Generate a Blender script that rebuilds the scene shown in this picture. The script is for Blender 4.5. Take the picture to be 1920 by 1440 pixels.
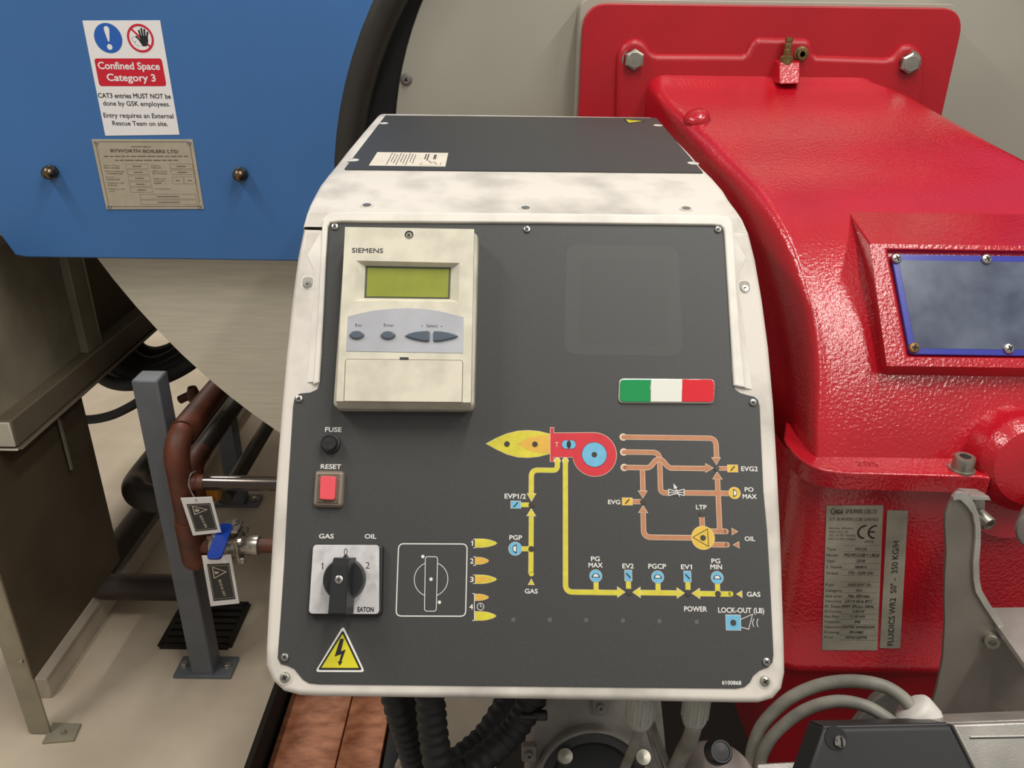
import bpy, math, random
from mathutils import Vector, Matrix
random.seed(4)
PI = math.pi
for o in list(bpy.data.objects):
    bpy.data.objects.remove(o)
SC = bpy.context.scene
COL = SC.collection

# ------------------------------------------------------------------ camera
FPX = 1500.0
PITCH, ROLL = math.radians(25), math.radians(0.8)
CAM = Vector((0, 0, 1.6))
_X0 = Vector((1, 0, 0))
_U0 = Vector((0, math.sin(PITCH), math.cos(PITCH)))
_F0 = Vector((0, math.cos(PITCH), -math.sin(PITCH)))
_cr, _sr = math.cos(ROLL), math.sin(ROLL)
CX = _X0 * _cr + _U0 * _sr
CY = _U0 * _cr - _X0 * _sr
cam = bpy.data.cameras.new('camera')
cam.sensor_width = 36.0
cam.lens = FPX / 1920 * 36.0
cam.clip_start = 0.02
co = bpy.data.objects.new('camera', cam)
COL.objects.link(co)
co.matrix_world = Matrix(((CX.x, CY.x, -_F0.x, CAM.x), (CX.y, CY.y, -_F0.y, CAM.y), (CX.z, CY.z, -_F0.z, CAM.z), (0, 0, 0, 1)))
SC.camera = co

# ------------------------------------------------------------------ light and exposure
SC.view_settings.view_transform = 'Standard'
SC.view_settings.look = 'None'
SC.view_settings.gamma = 1.0
SC.view_settings.use_curve_mapping = False
SC.view_settings.exposure = 0.0
W = bpy.data.worlds.new('world')
SC.world = W
W.use_nodes = True
W.node_tree.nodes['Background'].inputs[0].default_value = (1.0, 0.95, 0.89, 1)
W.node_tree.nodes['Background'].inputs[1].default_value = 0.34


def area(name, loc, rot, sx, sy, power, col=(1, 0.965, 0.90)):
    l = bpy.data.lights.new(name, 'AREA')
    l.shape = 'RECTANGLE'
    l.size, l.size_y, l.energy, l.color = sx, sy, power, col
    o = bpy.data.objects.new(name, l)
    COL.objects.link(o)
    o.location = loc
    o.rotation_euler = rot
    return o


area('batten_light', (-1.70, 0.60, 3.4), (0, 0, 0), 0.16, 1.3, 38)
area('batten_light', (0.40, 0.55, 3.4), (0, 0, 0), 0.16, 1.3, 29)
area('batten_light', (1.50, -0.45, 3.4), (0, 0, 0), 0.13, 2.2, 42)
area('batten_light', (-1.9, 3.9, 3.4), (0, 0, 0), 0.16, 1.3, 60)


# ------------------------------------------------------------------ pixel helpers (only used to survey positions of real things)
def ray(px, py):
    return CX * ((px - 960) / FPX) + CY * ((720 - py) / FPX) + _F0


def atD(px, py, d):
    return CAM + ray(px, py) * d


def atY(px, py, Y):
    r = ray(px, py)
    return CAM + r * (Y / r.y)


def atX(px, py, X):
    r = ray(px, py)
    return CAM + r * (X / r.x)


def atZ(px, py, Z):
    r = ray(px, py)
    return CAM + r * ((Z - CAM.z) / r.z)


class Frame:
    def __init__(s, o, U, Vv):
        s.o, s.U = Vector(o), Vector(U).normalized()
        s.N = s.U.cross(Vector(Vv)).normalized()
        s.V = s.N.cross(s.U)

    def p(s, u, v, w=0.0):
        return s.o + s.U * u + s.V * v + s.N * w

    def uv(s, px, py, w=0.0):
        r = ray(px, py)
        t = ((s.o - CAM).dot(s.N) + w) / r.dot(s.N)
        q = CAM + r * t - s.o
        return Vector((q.dot(s.U), q.dot(s.V)))

    def uvs(s, pts, w=0.0):
        return [s.uv(x, y, w) for x, y in pts]


# ------------------------------------------------------------------ materials
def lin(c):
    c = c / 255.0
    return c / 12.92 if c <= 0.04045 else ((c + 0.055) / 1.055) ** 2.4


def rgb(c):
    return (lin(c[0]), lin(c[1]), lin(c[2]), 1)


def mat(name, c, rough=0.5, metal=0.0, var=0.0, scale=8.0, stretch=(1, 1, 1), bump=0.0, bscale=200.0, c2=None, spec=0.5, lo=0.35, hi=0.7, coat=0.0, emit=None, trans=0.0, detail=4.0):
    m = bpy.data.materials.new(name)
    m.use_nodes = True
    nt = m.node_tree
    b = nt.nodes['Principled BSDF']
    b.inputs['Base Color'].default_value = rgb(c)
    b.inputs['Roughness'].default_value = rough
    b.inputs['Metallic'].default_value = metal
    b.inputs['Specular IOR Level'].default_value = spec
    b.inputs['Coat Weight'].default_value = coat
    b.inputs['Transmission Weight'].default_value = trans
    if emit:
        b.inputs['Emission Color'].default_value = rgb(c)
        b.inputs['Emission Strength'].default_value = emit
    tc = nt.nodes.new('ShaderNodeTexCoord')
    if var or c2:
        mp = nt.nodes.new('ShaderNodeMapping')
        mp.inputs['Scale'].default_value = stretch
        nt.links.new(tc.outputs['Object'], mp.inputs[0])
        n = nt.nodes.new('ShaderNodeTexNoise')
        n.inputs['Scale'].default_value = scale
        n.inputs['Detail'].default_value = detail
        nt.links.new(mp.outputs[0], n.inputs['Vector'])
        r = nt.nodes.new('ShaderNodeValToRGB')
        r.color_ramp.elements[0].position = lo
        r.color_ramp.elements[1].position = hi
        a = c2 if c2 else tuple(max(0, x * (1 - var)) for x in c)
        r.color_ramp.elements[0].color = rgb(a)
        r.color_ramp.elements[1].color = rgb(c)
        nt.links.new(n.outputs['Fac'], r.inputs[0])
        nt.links.new(r.outputs[0], b.inputs['Base Color'])
    if bump:
        n2 = nt.nodes.new('ShaderNodeTexNoise')
        n2.inputs['Scale'].default_value = bscale
        n2.inputs['Detail'].default_value = 2.0
        nt.links.new(tc.outputs['Object'], n2.inputs['Vector'])
        bp = nt.nodes.new('ShaderNodeBump')
        bp.inputs['Strength'].default_value = bump
        bp.inputs['Distance'].default_value = 0.002
        nt.links.new(n2.outputs['Fac'], bp.inputs['Height'])
        nt.links.new(bp.outputs[0], b.inputs['Normal'])
        nt.links.new(bp.outputs[0], b.inputs['Coat Normal'])
        b.inputs['Coat Roughness'].default_value = 0.12
    return m


M = {}
M['white'] = mat('white_plastic', (224, 219, 210), 0.42, var=0.09, scale=22, lo=0.3, hi=0.55, detail=8)
M['white_dirty'] = mat('grimy_white_plastic', (214, 207, 197), 0.5, var=0.17, scale=17, lo=0.3, hi=0.56, detail=9)
M['panel'] = mat('charcoal_panel', (64, 64, 63), 0.5, var=0.08, scale=600, bump=0.05, bscale=900)
M['screw'] = mat('zinc_screw', (190, 188, 182), 0.3, 1.0)
M['dark'] = mat('dark_slot', (22, 22, 22), 0.7)
M['rust_screw'] = mat('rusty_screw', (170, 132, 84), 0.55, 0.5, var=0.4, scale=400)
M['ivory'] = mat('ivory_plastic', (214, 208, 189), 0.45, var=0.10, scale=40, lo=0.3, hi=0.6, detail=7)
M['ivory_side'] = mat('ivory_plastic_base', (206, 200, 182), 0.5, var=0.15, scale=30)
M['lcd'] = mat('lcd_green', (142, 150, 62), 0.25, var=0.06, scale=50)
M['lcd_edge'] = mat('lcd_border', (84, 88, 70), 0.3)
M['membrane'] = mat('grey_membrane', (178, 180, 186), 0.45, var=0.07, scale=30)
M['button'] = mat('slate_button', (84, 94, 106), 0.32)
M['ink_dark'] = mat('dark_ink', (52, 52, 56), 0.6)
M['ink_white'] = mat('white_ink', (226, 224, 218), 0.55)
M['ink_cream'] = mat('cream_ink', (226, 204, 180), 0.55)
M['ink_yellow'] = mat('yellow_ink', (216, 205, 60), 0.55, var=0.07, scale=150)
M['ink_brown'] = mat('brown_ink', (188, 128, 92), 0.55, var=0.05, scale=150)
M['ink_blue'] = mat('blue_ink', (110, 182, 216), 0.55, var=0.06, scale=150)
M['ink_red'] = mat('red_ink', (206, 44, 56), 0.55, var=0.05, scale=150)
M['ink_amber'] = mat('amber_ink', (226, 188, 72), 0.55, var=0.06, scale=150)
M['ink_orange'] = mat('orange_ink', (224, 178, 70), 0.55, var=0.06, scale=150)
M['ink_black'] = mat('black_ink', (28, 28, 30), 0.55)
M['lamp_off'] = mat('unlit_indicator', (66, 62, 58), 0.3)
M['lamp_faint'] = mat('faint_indicator', (92, 92, 90), 0.4)
M['flag_green'] = mat('flag_green', (20, 142, 78), 0.15, coat=0.8)
M['flag_white'] = mat('flag_white', (226, 226, 216), 0.15, coat=0.8)
M['flag_red'] = mat('flag_red', (212, 36, 48), 0.15, coat=0.8)
M['silver'] = mat('silver_rim', (206, 202, 190), 0.3, 0.6)
M['warn_yellow'] = mat('warning_yellow', (222, 210, 42), 0.45, var=0.07, scale=60)
M['black_plastic'] = mat('black_plastic', (36, 37, 39), 0.42)
M['black_matte'] = mat('matte_black_plastic', (48, 49, 50), 0.6, bump=0.1, bscale=700)
M['switch_plate'] = mat('switch_plate_silver', (214, 212, 212), 0.4, 0.15, var=0.16, scale=60, lo=0.25, hi=0.5, detail=8)
M['reset_red'] = mat('reset_red', (226, 84, 92), 0.35)
M['clear_cover'] = mat('smoky_clear_cover', (112, 100, 88), 0.25)
M['clear_edge'] = mat('clear_cover_edge', (150, 138, 124), 0.25)
M['paper'] = mat('sticker_paper', (222, 212, 196), 0.55, var=0.05, scale=40)
M['blue'] = mat('blue_paint', (62, 112, 172), 0.42, var=0.07, scale=2.5, bump=0.06, bscale=420, detail=6)
M['sign_white'] = mat('sign_paper', (236, 233, 232), 0.45)
M['sign_blue'] = mat('sign_blue', (36, 96, 182), 0.45)
M['sign_red'] = mat('sign_red', (204, 24, 48), 0.45)
M['plate'] = mat('stainless_nameplate', (196, 184, 162), 0.36, 0.35, var=0.05, scale=60)
M['etch'] = mat('etched_text', (92, 84, 74), 0.6)
M['bronze'] = mat('bronze_nut', (140, 120, 96), 0.3, 1.0, var=0.4, scale=120)
M['steel_front'] = mat('brushed_steel_cladding', (214, 207, 188), 0.42, 0.2, var=0.06, scale=6, stretch=(2, 1, 40), detail=8)
M['grey_plate'] = mat('grey_burner_plate', (184, 180, 166), 0.42, 0.3, var=0.06, scale=3, detail=6)
M['rubber'] = mat('black_rubber', (46, 42, 36), 0.45, var=0.2, scale=9)
M['black_void'] = mat('shade_black', (16, 15, 14), 0.8)  # black colour stands in for shade in the burner recess and drain sump
M['red'] = mat('gloss_red_paint', (192, 22, 38), 0.23, var=0.10, scale=5, bump=0.38, bscale=230, coat=0.55, detail=5)
M['red_flange'] = mat('satin_red_paint', (178, 20, 34), 0.40, var=0.07, scale=6, bump=0.10, bscale=260, detail=5)
M['bolt'] = mat('zinc_bolt', (178, 174, 162), 0.38, 0.85, var=0.1, scale=80)
M['brass'] = mat('aged_brass', (150, 124, 76), 0.4, 0.5, var=0.35, scale=150)
M['glass_blue'] = mat('blue_sight_glass', (58, 66, 88), 0.22, 0.1, c2=(98, 106, 124), scale=16, lo=0.34, hi=0.66, detail=7)
M['glass_edge'] = mat('blue_glass_edge', (58, 64, 158), 0.2)
M['label_foil'] = mat('foil_label', (184, 178, 160), 0.42, 0.15, var=0.14, scale=26, detail=8)
M['ink_label'] = mat('label_ink', (46, 44, 42), 0.6)
M['alu'] = mat('mill_aluminium', (176, 172, 164), 0.42, 0.75, var=0.16, scale=20, detail=8)
M['alu_web'] = mat('dull_aluminium', (150, 142, 132), 0.5, 0.7, var=0.12, scale=14, detail=8)
M['alu_light'] = mat('cast_aluminium', (196, 192, 184), 0.42, 0.65, var=0.14, scale=24, bump=0.1, bscale=500, detail=8)
M['cable_grey'] = mat('grey_cable', (150, 146, 136), 0.5, var=0.22, scale=30, detail=7)
M['gland_grey'] = mat('grey_gland', (170, 170, 162), 0.45)
M['gland_white'] = mat('white_gland', (216, 212, 204), 0.45, var=0.08, scale=50)
M['conduit'] = mat('black_conduit', (34, 34, 35), 0.6)
M['cast_grey'] = mat('cast_grey', (140, 135, 128), 0.55, 0.25, var=0.15, scale=30, bump=0.2, bscale=300)
M['concrete'] = mat('painted_concrete', (206, 192, 170), 0.6, c2=(186, 171, 150), scale=3.2, lo=0.35, hi=0.62, bump=0.1, bscale=60, detail=9)
M['wall'] = mat('cream_wall', (206, 190, 168), 0.8, var=0.04, scale=2)
M['galv'] = mat('galvanised_steel', (158, 151, 130), 0.5, 0.2, var=0.12, scale=12, detail=7)
M['galv_dark'] = mat('dark_sheet', (100, 87, 68), 0.5, 0.2, var=0.2, scale=5, detail=7)  # darker sheet tone for the far side panel and the skirt
M['galv_rail'] = mat('galvanised_rail', (128, 117, 98), 0.5, 0.2, var=0.15, scale=6, detail=7)
M['galv_light'] = mat('galvanised_edge', (176, 170, 152), 0.4, 0.6, var=0.1, scale=20)
M['cap_white'] = mat('cream_end_cap', (206, 200, 184), 0.45)
M['post'] = mat('grey_post_paint', (100, 104, 110), 0.5, var=0.08, scale=14)
M['pipe_rust'] = mat('red_oxide_pipe', (112, 58, 36), 0.55, c2=(74, 40, 28), scale=16, detail=7)
M['pipe_black'] = mat('black_pipe_paint', (54, 48, 42), 0.42, c2=(38, 32, 27), scale=14, detail=6)
M['pipe_gloss'] = mat('bare_dark_pipe', (74, 66, 60), 0.16, 0.5)
M['chrome'] = mat('nickel_valve', (196, 188, 174), 0.26, 0.6, var=0.25, scale=60)
M['handle_blue'] = mat('blue_vinyl', (22, 62, 160), 0.35)
M['tag_dark'] = mat('tag_charcoal', (46, 46, 46), 0.45)
M['grate'] = mat('cast_iron_grate', (44, 37, 30), 0.7, 0.3, var=0.3, scale=30)
M['rail'] = mat('concrete_rail', (188, 176, 158), 0.55, var=0.08, scale=10)
M['wood'] = mat('stained_plywood', (200, 134, 98), 0.6, c2=(138, 78, 48), scale=9, stretch=(2.2, 5, 1), lo=0.3, hi=0.68, detail=10)
M['pit'] = mat('dark_pit_floor', (34, 28, 22), 0.9)
M['amber_plastic'] = mat('amber_plastic', (206, 140, 50), 0.5)


# ------------------------------------------------------------------ mesh helpers
class MB:
    def __init__(s):
        s.v, s.f, s.m = [], [], []
        s.pb = False

    def add(s, vs, fs, m=0):
        n = len(s.v)
        s.v += [Vector(x) for x in vs]
        for f in fs:
            s.f.append(tuple(i + n for i in f))
            s.m.append(m)

    def box(s, c, size, ax=None, m=0):
        c = Vector(c)
        X, Y, Z = ax if ax else (Vector((1, 0, 0)), Vector((0, 1, 0)), Vector((0, 0, 1)))
        a, b, d = size[0] / 2, size[1] / 2, size[2] / 2
        vs = [c + X * (a * i) + Y * (b * j) + Z * (d * k) for i in (-1, 1) for j in (-1, 1) for k in (-1, 1)]
        s.add(vs, [(0, 1, 3, 2), (4, 6, 7, 5), (0, 4, 5, 1), (2, 3, 7, 6), (0, 2, 6, 4), (1, 5, 7, 3)], m)

    def tube(s, pts, r, seg=14, cap=True, m=0, rr=None):
        pts = [Vector(p) for p in pts]
        n = len(pts)
        vs, fs = [], []
        up = None
        for i in range(n):
            t = (pts[min(i + 1, n - 1)] - pts[max(i - 1, 0)]).normalized()
            if up is None:
                a = Vector((0, 0, 1)) if abs(t.z) < 0.9 else Vector((1, 0, 0))
                up = (a - t * a.dot(t)).normalized()
            else:
                up = (up - t * up.dot(t)).normalized()
            sd = t.cross(up)
            q = rr[i] if rr else r
            for k in range(seg):
                an = 2 * PI * k / seg
                vs.append(pts[i] + up * (q * math.cos(an)) + sd * (q * math.sin(an)))
        for i in range(n - 1):
            for k in range(seg):
                k2 = (k + 1) % seg
                fs.append((i * seg + k, i * seg + k2, (i + 1) * seg + k2, (i + 1) * seg + k))
        if cap:
            fs.append(tuple(range(seg))[::-1])
            fs.append(tuple((n - 1) * seg + k for k in range(seg)))
        s.add(vs, fs, m)

    def lathe(s, prof, o, ax, seg=24, m=0, ref=None):
        o, ax = Vector(o), Vector(ax).normalized()
        a = ref if ref else (Vector((0, 0, 1)) if abs(ax.z) < 0.9 else Vector((1, 0, 0)))
        up = (a - ax * a.dot(ax)).normalized()
        sd = ax.cross(up)
        vs, fs = [], []
        for r, h in prof:
            for k in range(seg):
                an = 2 * PI * k / seg
                vs.append(o + ax * h + (up * math.cos(an) + sd * math.sin(an)) * max(r, 1e-6))
        for i in range(len(prof) - 1):
            for k in range(seg):
                k2 = (k + 1) % seg
                fs.append((i * seg + k, i * seg + k2, (i + 1) * seg + k2, (i + 1) * seg + k))
        if prof[0][0] > 1e-5:
            fs.append(tuple(range(seg))[::-1])
        if prof[-1][0] > 1e-5:
            fs.append(tuple((len(prof) - 1) * seg + k for k in range(seg)))
        s.add(vs, fs, m)

    def prism(s, F, poly, w0, w1, bev=0.0, m=0, seg=4):
        P = ccw(poly)
        n = len(P)
        s.pb = s.pb or bev > 0
        rings = [(0.0, w0), (0.0, w1 - bev)]
        if bev:
            for k in range(1, seg + 1):
                a = PI / 2 * k / seg
                rings.append((bev * (1 - math.cos(a)), w1 - bev + bev * math.sin(a)))
        vs, fs = [], []
        for d, w in rings:
            for q in inset(P, d):
                vs.append(F.p(q.x, q.y, w))
        for i in range(len(rings) - 1):
            for k in range(n):
                k2 = (k + 1) % n
                fs.append((i * n + k, i * n + k2, (i + 1) * n + k2, (i + 1) * n + k))
        fs.append(tuple((len(rings) - 1) * n + k for k in range(n)))
        fs.append(tuple(range(n))[::-1])
        s.add(vs, fs, m)

    def flat(s, F, poly, w, m=0):
        P = ccw(poly)
        s.add([F.p(q[0], q[1], w) for q in P], [tuple(range(len(P)))], m)

    def strip(s, F, path, width, w, m=0, cap=False):
        L, R = offset_path(path, width / 2)
        n = len(L)
        vs = [F.p(q.x, q.y, w) for q in L] + [F.p(q.x, q.y, w) for q in R]
        s.add(vs, [(n + i, n + i + 1, i + 1, i) for i in range(n - 1)], m)
        if cap:
            for q in (path[0], path[-1]):
                s.flat(F, circ(q, width / 2, 14), w, m)

    def loft(s, rows, closed=False, m=0):
        n, k = len(rows), len(rows[0])
        vs = [p for r in rows for p in r]
        fs = []
        for i in range(n - 1):
            for j in range(k if closed else k - 1):
                j2 = (j + 1) % k
                fs.append((i * k + j, i * k + j2, (i + 1) * k + j2, (i + 1) * k + j))
        s.add(vs, fs, m)

    def text(s, F, body, c, width, h, w, m=0, bold=0.0, rot=0.0):
        vs, fs, x0, x1, cap = glyphs(body, bold)
        sx = width / (x1 - x0)
        sy = h / cap
        ca, sa = math.cos(rot), math.sin(rot)
        out = []
        for v in vs:
            a, b = (v[0] - (x0 + x1) / 2) * sx, v[1] * sy
            out.append(F.p(c[0] + a * ca - b * sa, c[1] + a * sa + b * ca, w + (0.00003 * v[2] if len(v) > 2 else 0)))
        s.add(out, fs, m)

    def build(s, name, mats, parent=None, angle=35, label=None, bev=0.0, sub=0):
        me = bpy.data.meshes.new(name)
        c = Vector((0, 0, 0))
        if s.v:
            lo = Vector([min(v[i] for v in s.v) for i in range(3)])
            hi = Vector([max(v[i] for v in s.v) for i in range(3)])
            c = (lo + hi) / 2
            c.z = lo.z
        me.from_pydata([tuple(v - c) for v in s.v], [], s.f)
        if not isinstance(mats, (list, tuple)):
            mats = [mats]
        for x in mats:
            me.materials.append(x)
        me.polygons.foreach_set('material_index', s.m)
        me.polygons.foreach_set('use_smooth', [True] * len(s.f))
        me.update()
        me.set_sharp_from_angle(angle=math.radians(angle))
        o = bpy.data.objects.new(name, me)
        COL.objects.link(o)
        o.location = c
        if bev:
            b = o.modifiers.new('bevel', 'BEVEL')
            b.width, b.segments, b.limit_method = bev, 2, 'ANGLE'
        if sub:
            b = o.modifiers.new('subdivision', 'SUBSURF')
            b.levels = b.render_levels = sub
        if s.pb:
            b = o.modifiers.new('weighted_normal', 'WEIGHTED_NORMAL')
            b.keep_sharp = True
        if parent:
            attach(o, parent)
        if label:
            o['label'] = label
        return o


def wloc(o):
    p = Vector(o.location)
    while o.parent:
        o = o.parent
        p = p + Vector(o.location)
    return p


def attach(o, parent):
    o.location = o.location - wloc(parent)
    o.parent = parent


def thing(name, label, cat, loc, group=None):
    o = bpy.data.objects.new(name, None)
    o.empty_display_size = 0.05
    COL.objects.link(o)
    o.location = loc
    o['label'], o['category'] = label, cat
    if group:
        o['group'] = group
    return o


def tag(o, label, cat, group=None):
    o['label'], o['category'] = label, cat
    if group:
        o['group'] = group
    return o


def struct(o):
    o['kind'] = 'structure'
    return o


def ccw(P):
    P = [Vector((q[0], q[1])) for q in P]
    a = sum(P[i].x * P[(i + 1) % len(P)].y - P[(i + 1) % len(P)].x * P[i].y for i in range(len(P)))
    return P if a > 0 else P[::-1]


def inset(P, d):
    if d == 0:
        return P
    n = len(P)
    out = []
    for i in range(n):
        a, b, c = P[i - 1], P[i], P[(i + 1) % n]
        e1, e2 = (b - a), (c - b)
        if e1.length < 1e-9 or e2.length < 1e-9:
            out.append(b.copy())
            continue
        e1.normalize()
        e2.normalize()
        n1, n2 = Vector((-e1.y, e1.x)), Vector((-e2.y, e2.x))
        k = n1 + n2
        if k.length < 1e-6:
            out.append(b + n1 * d)
            continue
        k.normalize()
        out.append(b + k * (d / max(0.45, k.dot(n1))))
    return out


def offset_path(path, d):
    path = [Vector((q[0], q[1])) for q in path]
    n = len(path)
    L, R = [], []
    for i in range(n):
        a, b = path[max(i - 1, 0)], path[min(i + 1, n - 1)]
        if 0 < i < n - 1:
            e1, e2 = (path[i] - a).normalized(), (b - path[i]).normalized()
            n1, n2 = Vector((-e1.y, e1.x)), Vector((-e2.y, e2.x))
            k = (n1 + n2).normalized()
            k = k / max(0.5, k.dot(n1))
        else:
            e = (b - a).normalized()
            k = Vector((-e.y, e.x))
        L.append(path[i] + k * d)
        R.append(path[i] - k * d)
    return L, R


def circ(c, r, n=28, a0=0.0, a1=2 * PI, ry=None):
    full = abs(a1 - a0 - 2 * PI) < 1e-6
    k = n if full else n + 1
    ry = r if ry is None else ry
    return [Vector((c[0] + r * math.cos(a0 + (a1 - a0) * i / n), c[1] + ry * math.sin(a0 + (a1 - a0) * i / n))) for i in range(k)]


def rpoly(pts, r, seg=6, closed=True):
    pts = [Vector((q[0], q[1])) for q in pts]
    n = len(pts)
    out = []
    for i in range(n):
        if not closed and i in (0, n - 1):
            out.append(pts[i])
            continue
        a, b, c = pts[i - 1], pts[i], pts[(i + 1) % n]
        q = r[i] if isinstance(r, (list, tuple)) else r
        e1, e2 = (a - b), (c - b)
        l1, l2 = e1.length, e2.length
        e1.normalize()
        e2.normalize()
        cs = max(-0.999, min(0.999, e1.dot(e2)))
        half = math.acos(cs) / 2
        t = q / math.tan(half)
        t = min(t, 0.49 * min(l1, l2)) if closed else min(t, 0.5 * min(l1, l2))
        if t < 3e-5:
            out.append(b)
            continue
        p0, p1 = b + e1 * t, b + e2 * t
        for k in range(seg + 1):
            s = k / seg
            out.append(p0 * (1 - s) ** 2 + b * (2 * s * (1 - s)) + p1 * s ** 2)
    return out


def rect(c, w, h):
    return [Vector((c[0] - w / 2, c[1] - h / 2)), Vector((c[0] + w / 2, c[1] - h / 2)), Vector((c[0] + w / 2, c[1] + h / 2)), Vector((c[0] - w / 2, c[1] + h / 2))]


def cr(P, n=8):
    P = [Vector(p) for p in P]
    out = []
    for i in range(len(P) - 1):
        p0, p1, p2, p3 = P[max(i - 1, 0)], P[i], P[i + 1], P[min(i + 2, len(P) - 1)]
        for k in range(n):
            t = k / n
            out.append(0.5 * ((2 * p1) + (p2 - p0) * t + (2 * p0 - 5 * p1 + 4 * p2 - p3) * t * t + (3 * p1 - p0 - 3 * p2 + p3) * t ** 3))
    out.append(P[-1])
    return out


_gl = {}


def glyphs(body, bold):
    k = (body, bold)
    if k in _gl:
        return _gl[k]

    thick = bold > 0 and ('M' in body or '4' in body)   # these two letters break when the font outline is offset

    def conv(t):
        cu = bpy.data.curves.new('t', 'FONT')
        cu.body = t
        cu.offset = 0.0 if thick else bold
        cu.resolution_u = 3
        o = bpy.data.objects.new('t', cu)
        COL.objects.link(o)
        dg = bpy.context.evaluated_depsgraph_get()
        me = o.evaluated_get(dg).to_mesh()
        vs = [(v.co.x, v.co.y) for v in me.vertices]
        fs = [tuple(p.vertices) for p in me.polygons]
        o.evaluated_get(dg).to_mesh_clear()
        bpy.data.objects.remove(o)
        bpy.data.curves.remove(cu)
        return vs, fs
    vs, fs = conv(body)
    if ('cap', bold) not in _gl:
        cu0, thick = thick, False
        hv, _ = conv('H')
        thick = cu0
        _gl[('cap', bold)] = max(v[1] for v in hv)
    if thick:
        b8 = bold * 1.0
        v0, f0 = vs, fs
        vs, fs = [], []
        for dx, dy in ((0, 0), (1, 1), (1, -1), (-1, 1), (-1, -1)):
            fs = fs + [tuple(i + len(vs) for i in f) for f in f0]
            k3 = len(vs) // max(1, len(v0))
            vs = vs + [(x + dx * b8, y + dy * b8, k3) for x, y in v0]
    cp = _gl[('cap', bold)]
    for i, chh in enumerate(body):
        if chh == '1':
            hv, _ = conv(body[:i + 1])
            xr1 = max(x for x, y in hv)
            n0 = len(vs)
            bw = 0.075 + 2 * bold
            vs = vs + [(xr1 - bw * 0.6, cp), (xr1 - bw - 0.15, cp - 0.16), (xr1 - bw - 0.15, cp - 0.16 - bw * 0.9), (xr1 - bw * 0.6, cp - bw * 0.9)]
            fs = fs + [(n0, n0 + 1, n0 + 2, n0 + 3)]
    xs = [v[0] for v in vs]
    _gl[k] = (vs, fs, min(xs), max(xs), _gl[('cap', bold)])
    return _gl[k]


def copy_part(o, parent, loc):
    c = o.copy()
    COL.objects.link(c)
    c.parent = parent
    c.location = Vector(loc) - wloc(parent)
    return c


FLOORX = Frame((0, 0, 0), (1, 0, 0), (0, 1, 0))          # horizontal frame


def FY(Y, z=0.0):                                          # frontal vertical frame facing the viewer
    return Frame((0, Y, z), (1, 0, 0), (0, 0, 1))


# ================================================================== SETTING
mb = MB()
mb.box((-3.31, 2.5, -0.1), (5.4, 7.6, 0.2))
struct(mb.build('floor', M['concrete']))
mb = MB()
mb.box((2.2, 2.5, -0.17), (5.6, 7.6, 0.1))
struct(mb.build('floor_lower', M['pit']))
mb = MB()
mb.box((-0.5, 6.35, 1.7), (11, 0.1, 3.8))
struct(mb.build('wall_back', M['wall']))


def tpx(mb, F, body, x0, x1, yb, h, w, m=0, bold=0.02):
    xc = (x0 + x1) / 2
    c = F.uv(xc, yb, w)
    wd = (F.uv(x1, yb, w) - F.uv(x0, yb, w)).length
    ht = (F.uv(xc, yb - h, w) - c).length
    mb.text(F, body, c, wd, ht, w, m, bold)


# ================================================================== CONTROL BOX
LEAN = math.radians(38)
P0 = atD(986, 1250, 0.70)
F = Frame(P0, (1, 0, 0), (0, math.sin(LEAN), math.cos(LEAN)))
PXM = (F.uv(1000, 1100) - F.uv(900, 1100)).length / 100     # metres per photo pixel on the face
box = thing('control_box', 'white control box with a charcoal face showing a flow diagram, switches and green screen', 'control box', F.p(0, -0.03, -0.18))

# lower front cover: thick shell with rounded front edge
left = [(497, 1248), (497, 1215), (502, 1120), (509, 1000), (517, 880), (526, 765), (535, 665), (546, 560), (557, 480), (568, 427)]
right = [(1405, 433), (1418, 485), (1431, 560), (1443, 650), (1453, 760), (1460, 880), (1466, 1000), (1470, 1120), (1473, 1215), (1474, 1262)]
bot = [(1468, 1292), (1452, 1311), (1425, 1319), (1380, 1319), (985, 1312), (600, 1307), (560, 1305), (530, 1297), (508, 1276)]
outline = F.uvs(left) + F.uvs([(608, 428), (612, 399), (986, 401), (1366, 405), (1372, 432)]) + F.uvs(right) + F.uvs(bot)
mb = MB()
mb.prism(F, outline, -0.10, 0.0, 0.006)
mb.prism(F, inset(ccw(F.uvs(left) + F.uvs(right) + F.uvs(bot)), 0.012), -0.26, -0.09)
front = mb.build('front_cover', M['white_dirty'], box, angle=40)

# raised lip round the upper half of the panel
lo_ = [(588, 722), (594, 640), (597, 590), (602.5, 480), (605, 428), (608, 412), (619, 402), (640, 400), (986, 402), (1342, 406), (1362, 408), (1371, 416), (1374, 436), (1379.5, 540), (1387, 640), (1396, 728)]
li_ = [(600, 718), (604.5, 640), (607.5, 590), (612.5, 480), (615, 440), (616, 427), (621, 420), (640, 418), (986, 420.5), (1335, 424.5), (1349, 426), (1355, 431), (1357, 442), (1363, 540), (1369, 640), (1374, 724)]
mb = MB()
mb.prism(F, F.uvs(lo_) + F.uvs(li_)[::-1], -0.002, 0.0040, 0.0018)
mb.build('panel_lip', M['white'], box, angle=60)

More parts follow.
